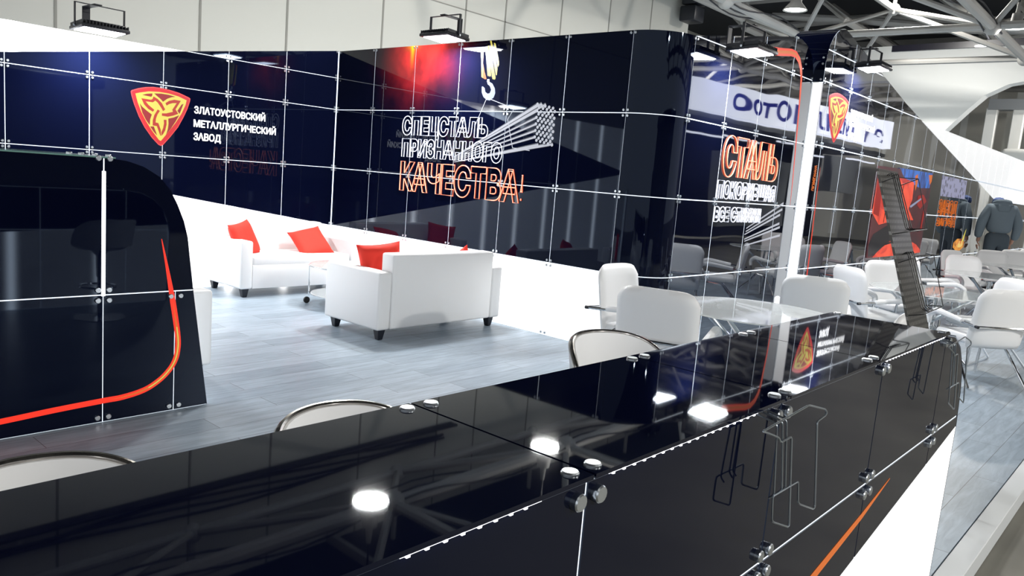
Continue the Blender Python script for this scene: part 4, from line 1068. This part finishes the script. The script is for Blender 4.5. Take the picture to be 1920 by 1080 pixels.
E_ = [(0, 1), (1, 2), (2, 3), (2, 4), (4, 5), (5, 6), (6, 7), (2, 8), (8, 9), (9, 10), (10, 11)]
skin('jacket', V, E_, [(.245, .165), (.24, .165), (.24, .16), (.12, .11), (.12, .11), .098, .088, .068, (.12, .11), .098, .088, .068], M_JACKET, pt_)
V = [(0, 0, 1.0), (.11, 0, .93), (.12, .06, .54), (.12, .0, .12), (-.11, 0, .93), (-.12, -.06, .54), (-.12, -.15, .14), (0, 0, 1.14)]
skin('trousers', V, [(0, 1), (1, 2), (2, 3), (0, 4), (4, 5), (5, 6), (0, 7)], [(.215, .155), .125, .09, .08, .125, .09, .08, (.19, .14)], M_TROUSER, pt_)
bm = bmesh.new()
for zz, rx, ry, rr in ((1.60, .135, .12, .05), (1.655, .12, .11, .045)):
    tube(bm, [(rx*math.cos(a*math.pi/12), .035+ry*math.sin(a*math.pi/12), zz-.03*math.sin(a*math.pi/12)) for a in range(24)], rr, 8, True)
box(bm, (.22, .10, .16), (0, -.09, 1.56), .045, 3)
obj('hood', bm, M_JACKET, pt_)
bm = bmesh.new(); lathe(bm, [(.108, 0), (.112, .05), (.10, .10), (.06, .135), (0, .145)], 20, (0, .23, 1.62)); obj('knitted_cap', bm, M_CAPBLUE, pt_)
for s, y in ((.12, .10), (-.12, -.08)):
    bm = bmesh.new(); box(bm, (.10, .28, .09), (s, y, .045), .03, 3); obj('shoe', bm, M_BLACKWOOD, pt_)
pt_.scale = (1.12, 1.12, 1.12)

# ------------------------------------------------------------------ neighbouring stands
t = thing('exhibition_stand', 'large white neighbouring stand with dark top edge and an arched opening', 'exhibition stand', (26, 0, 0))
PN = Plane((0, 0, 0), (0, -1, 0), Z, (-1, 0, 0))
ol = [(-12.2, 3.0), (-12.2, 6.42), (2.0, 6.62), (2.0, 5.42), (-4.4, 5.42)]+[(-4.4-.95*math.sin(a)+.0, 4.75+.67*math.cos(a)) for a in [i*math.pi/2/7 for i in range(0, 8)]]+[(-6.2, 3.95), (-6.9, 3.0)]
ol2 = [(-12.2, 3.0), (-12.2, 6.42), (2.0, 6.62), (2.0, 5.45), (-4.2, 5.40), (-4.75, 5.28), (-5.3, 4.98), (-5.7, 4.55), (-6.2, 3.95), (-7.0, 3.0)]
bm = bmesh.new(); prism(bm, ol2, PN, -.5, 0); obj('fascia', bm, M_STANDW, t, smooth=False)
bm = bmesh.new(); prism(bm, [(-8.0, 6.30), (2.0, 6.44), (2.0, 6.64), (-8.0, 6.48)], PN, -.55, .06); obj('top_band', bm, M_PBLACK, t, smooth=False)
bm = bmesh.new(); box(bm, (.4, 5.3, 3.0), (26.3, 9.5, 1.5)); obj('base_wall', bm, M_STANDW, t, smooth=False)
t = thing('exhibition_stand', 'pale stand with white columns seen through the arched opening', 'exhibition stand', (31, 3, 0))
bm = bmesh.new(); box(bm, (.3, 6, 5.6), (2.6, 0, 2.8)); obj('back_panel', bm, M_HALLWALL, t, smooth=False)
for y in (3.0, 2.2, 1.3, .2, -1.6):
    bm = bmesh.new(); box(bm, (.3, .34, 5.2), (0, y, 2.6), .02, 1); obj('column', bm, M_STANDW, t, smooth=False)
bm = bmesh.new(); box(bm, (.5, 7, .35), (0, -.4, 5.3)); obj('beam', bm, M_STANDG, t, smooth=False)
bm = bmesh.new(); box(bm, (1.6, 2.6, .6), (-.8, 1.0, 3.45), .15, 3); box(bm, (.9, 1.0, .5), (-.9, -.4, 3.7), .15, 3); obj('display', bm, M_STANDW, t)
# stands across the aisle, seen only as mirror images in the black glass
t = thing('exhibition_stand', 'stand with white lit fascia and blue letters, mirrored in the black wall', 'exhibition stand', (18, -3, 0))
PB = Plane((0, 0, 0), (-1, 0, 0), Z, (0, 1, 0))       # read from the aisle: u runs to the reader's right
bm = bmesh.new(); prism(bm, [(-.6, 3.75), (-.6, 4.55), (-17, 5.05), (-17, 3.95)], PB, -.4, 0); obj('fascia', bm, M_BANNER, t, smooth=False)
bm = bmesh.new(); box(bm, (16.5, .3, 3.75), (8.8, -3.0, 1.875)); obj('back_wall', bm, M_STANDK, t, smooth=False)
bm = bmesh.new(); box(bm, (16.5, 2.8, .12), (8.8, -1.5, 3.68)); obj('canopy', bm, M_STANDG, t, smooth=False)
bm = bmesh.new()
for k in range(5): box(bm, (2.6, .07, .05), (2.2+3.2*k, -.5-.3*(k % 2), 3.2+.12*(k % 3)))
obj('tube_light', bm, M_BANNER, t, smooth=False)
bm = bmesh.new(); box(bm, (5, .3, 2.2), (6, -.6, 1.7)); box(bm, (3, .3, 1.3), (12.5, -.4, 2.6)); obj('display_wall', bm, M_STANDG, t, smooth=False)
solid_text('fascia_text', 'ЭТ ТИЛЛПОтоо', PB, -15.6, -3.0, 4.02, 4.60, M_NAVYTXT, t, w=.01)
t = thing('exhibition_stand', 'grey panelled stand mirrored beside the rounded corner', 'exhibition stand', (14.2, -3.2, 0))
bm = bmesh.new(); box(bm, (4.0, .6, 4.2), (1.9, 0, 2.1), .02, 1); obj('tower', bm, M_STANDG, t, smooth=False)
bm = bmesh.new()
for k in range(3): tube(bm, [(.7+.5*k, .32, 3.2), (.7+.5*k, .32, 3.9)], .02, 6)
obj('relief_line', bm, M_STANDK, t)
t = thing('exhibition_stand', 'dark stand across the aisle mirrored in the counter front', 'exhibition stand', (2, -6.5, 0))
bm = bmesh.new(); box(bm, (10, .5, 3.2), (2, -1, 1.6), .02, 1); obj('back_wall', bm, M_STANDG, t, smooth=False)
bm = bmesh.new(); box(bm, (10, 1.2, .25), (2, -.5, 3.2), .02, 1); obj('canopy', bm, M_STANDK, t, smooth=False)

# put the Empty of every wall graphic at the foot of that graphic
bpy.context.view_layer.update()
for o in list(C.objects):
    if o.type == 'EMPTY' and 'category' in o and o.location.length < 1e-6 and o.children:
        pts = [ch.matrix_world @ Vector(c) for ch in o.children if ch.type == 'MESH' for c in ch.bound_box]
        b = Vector(((min(q.x for q in pts)+max(q.x for q in pts))/2, (min(q.y for q in pts)+max(q.y for q in pts))/2, min(q.z for q in pts)))
        o.location = b
        for ch in o.children: ch.matrix_local = Matrix.Translation(-b) @ ch.matrix_local
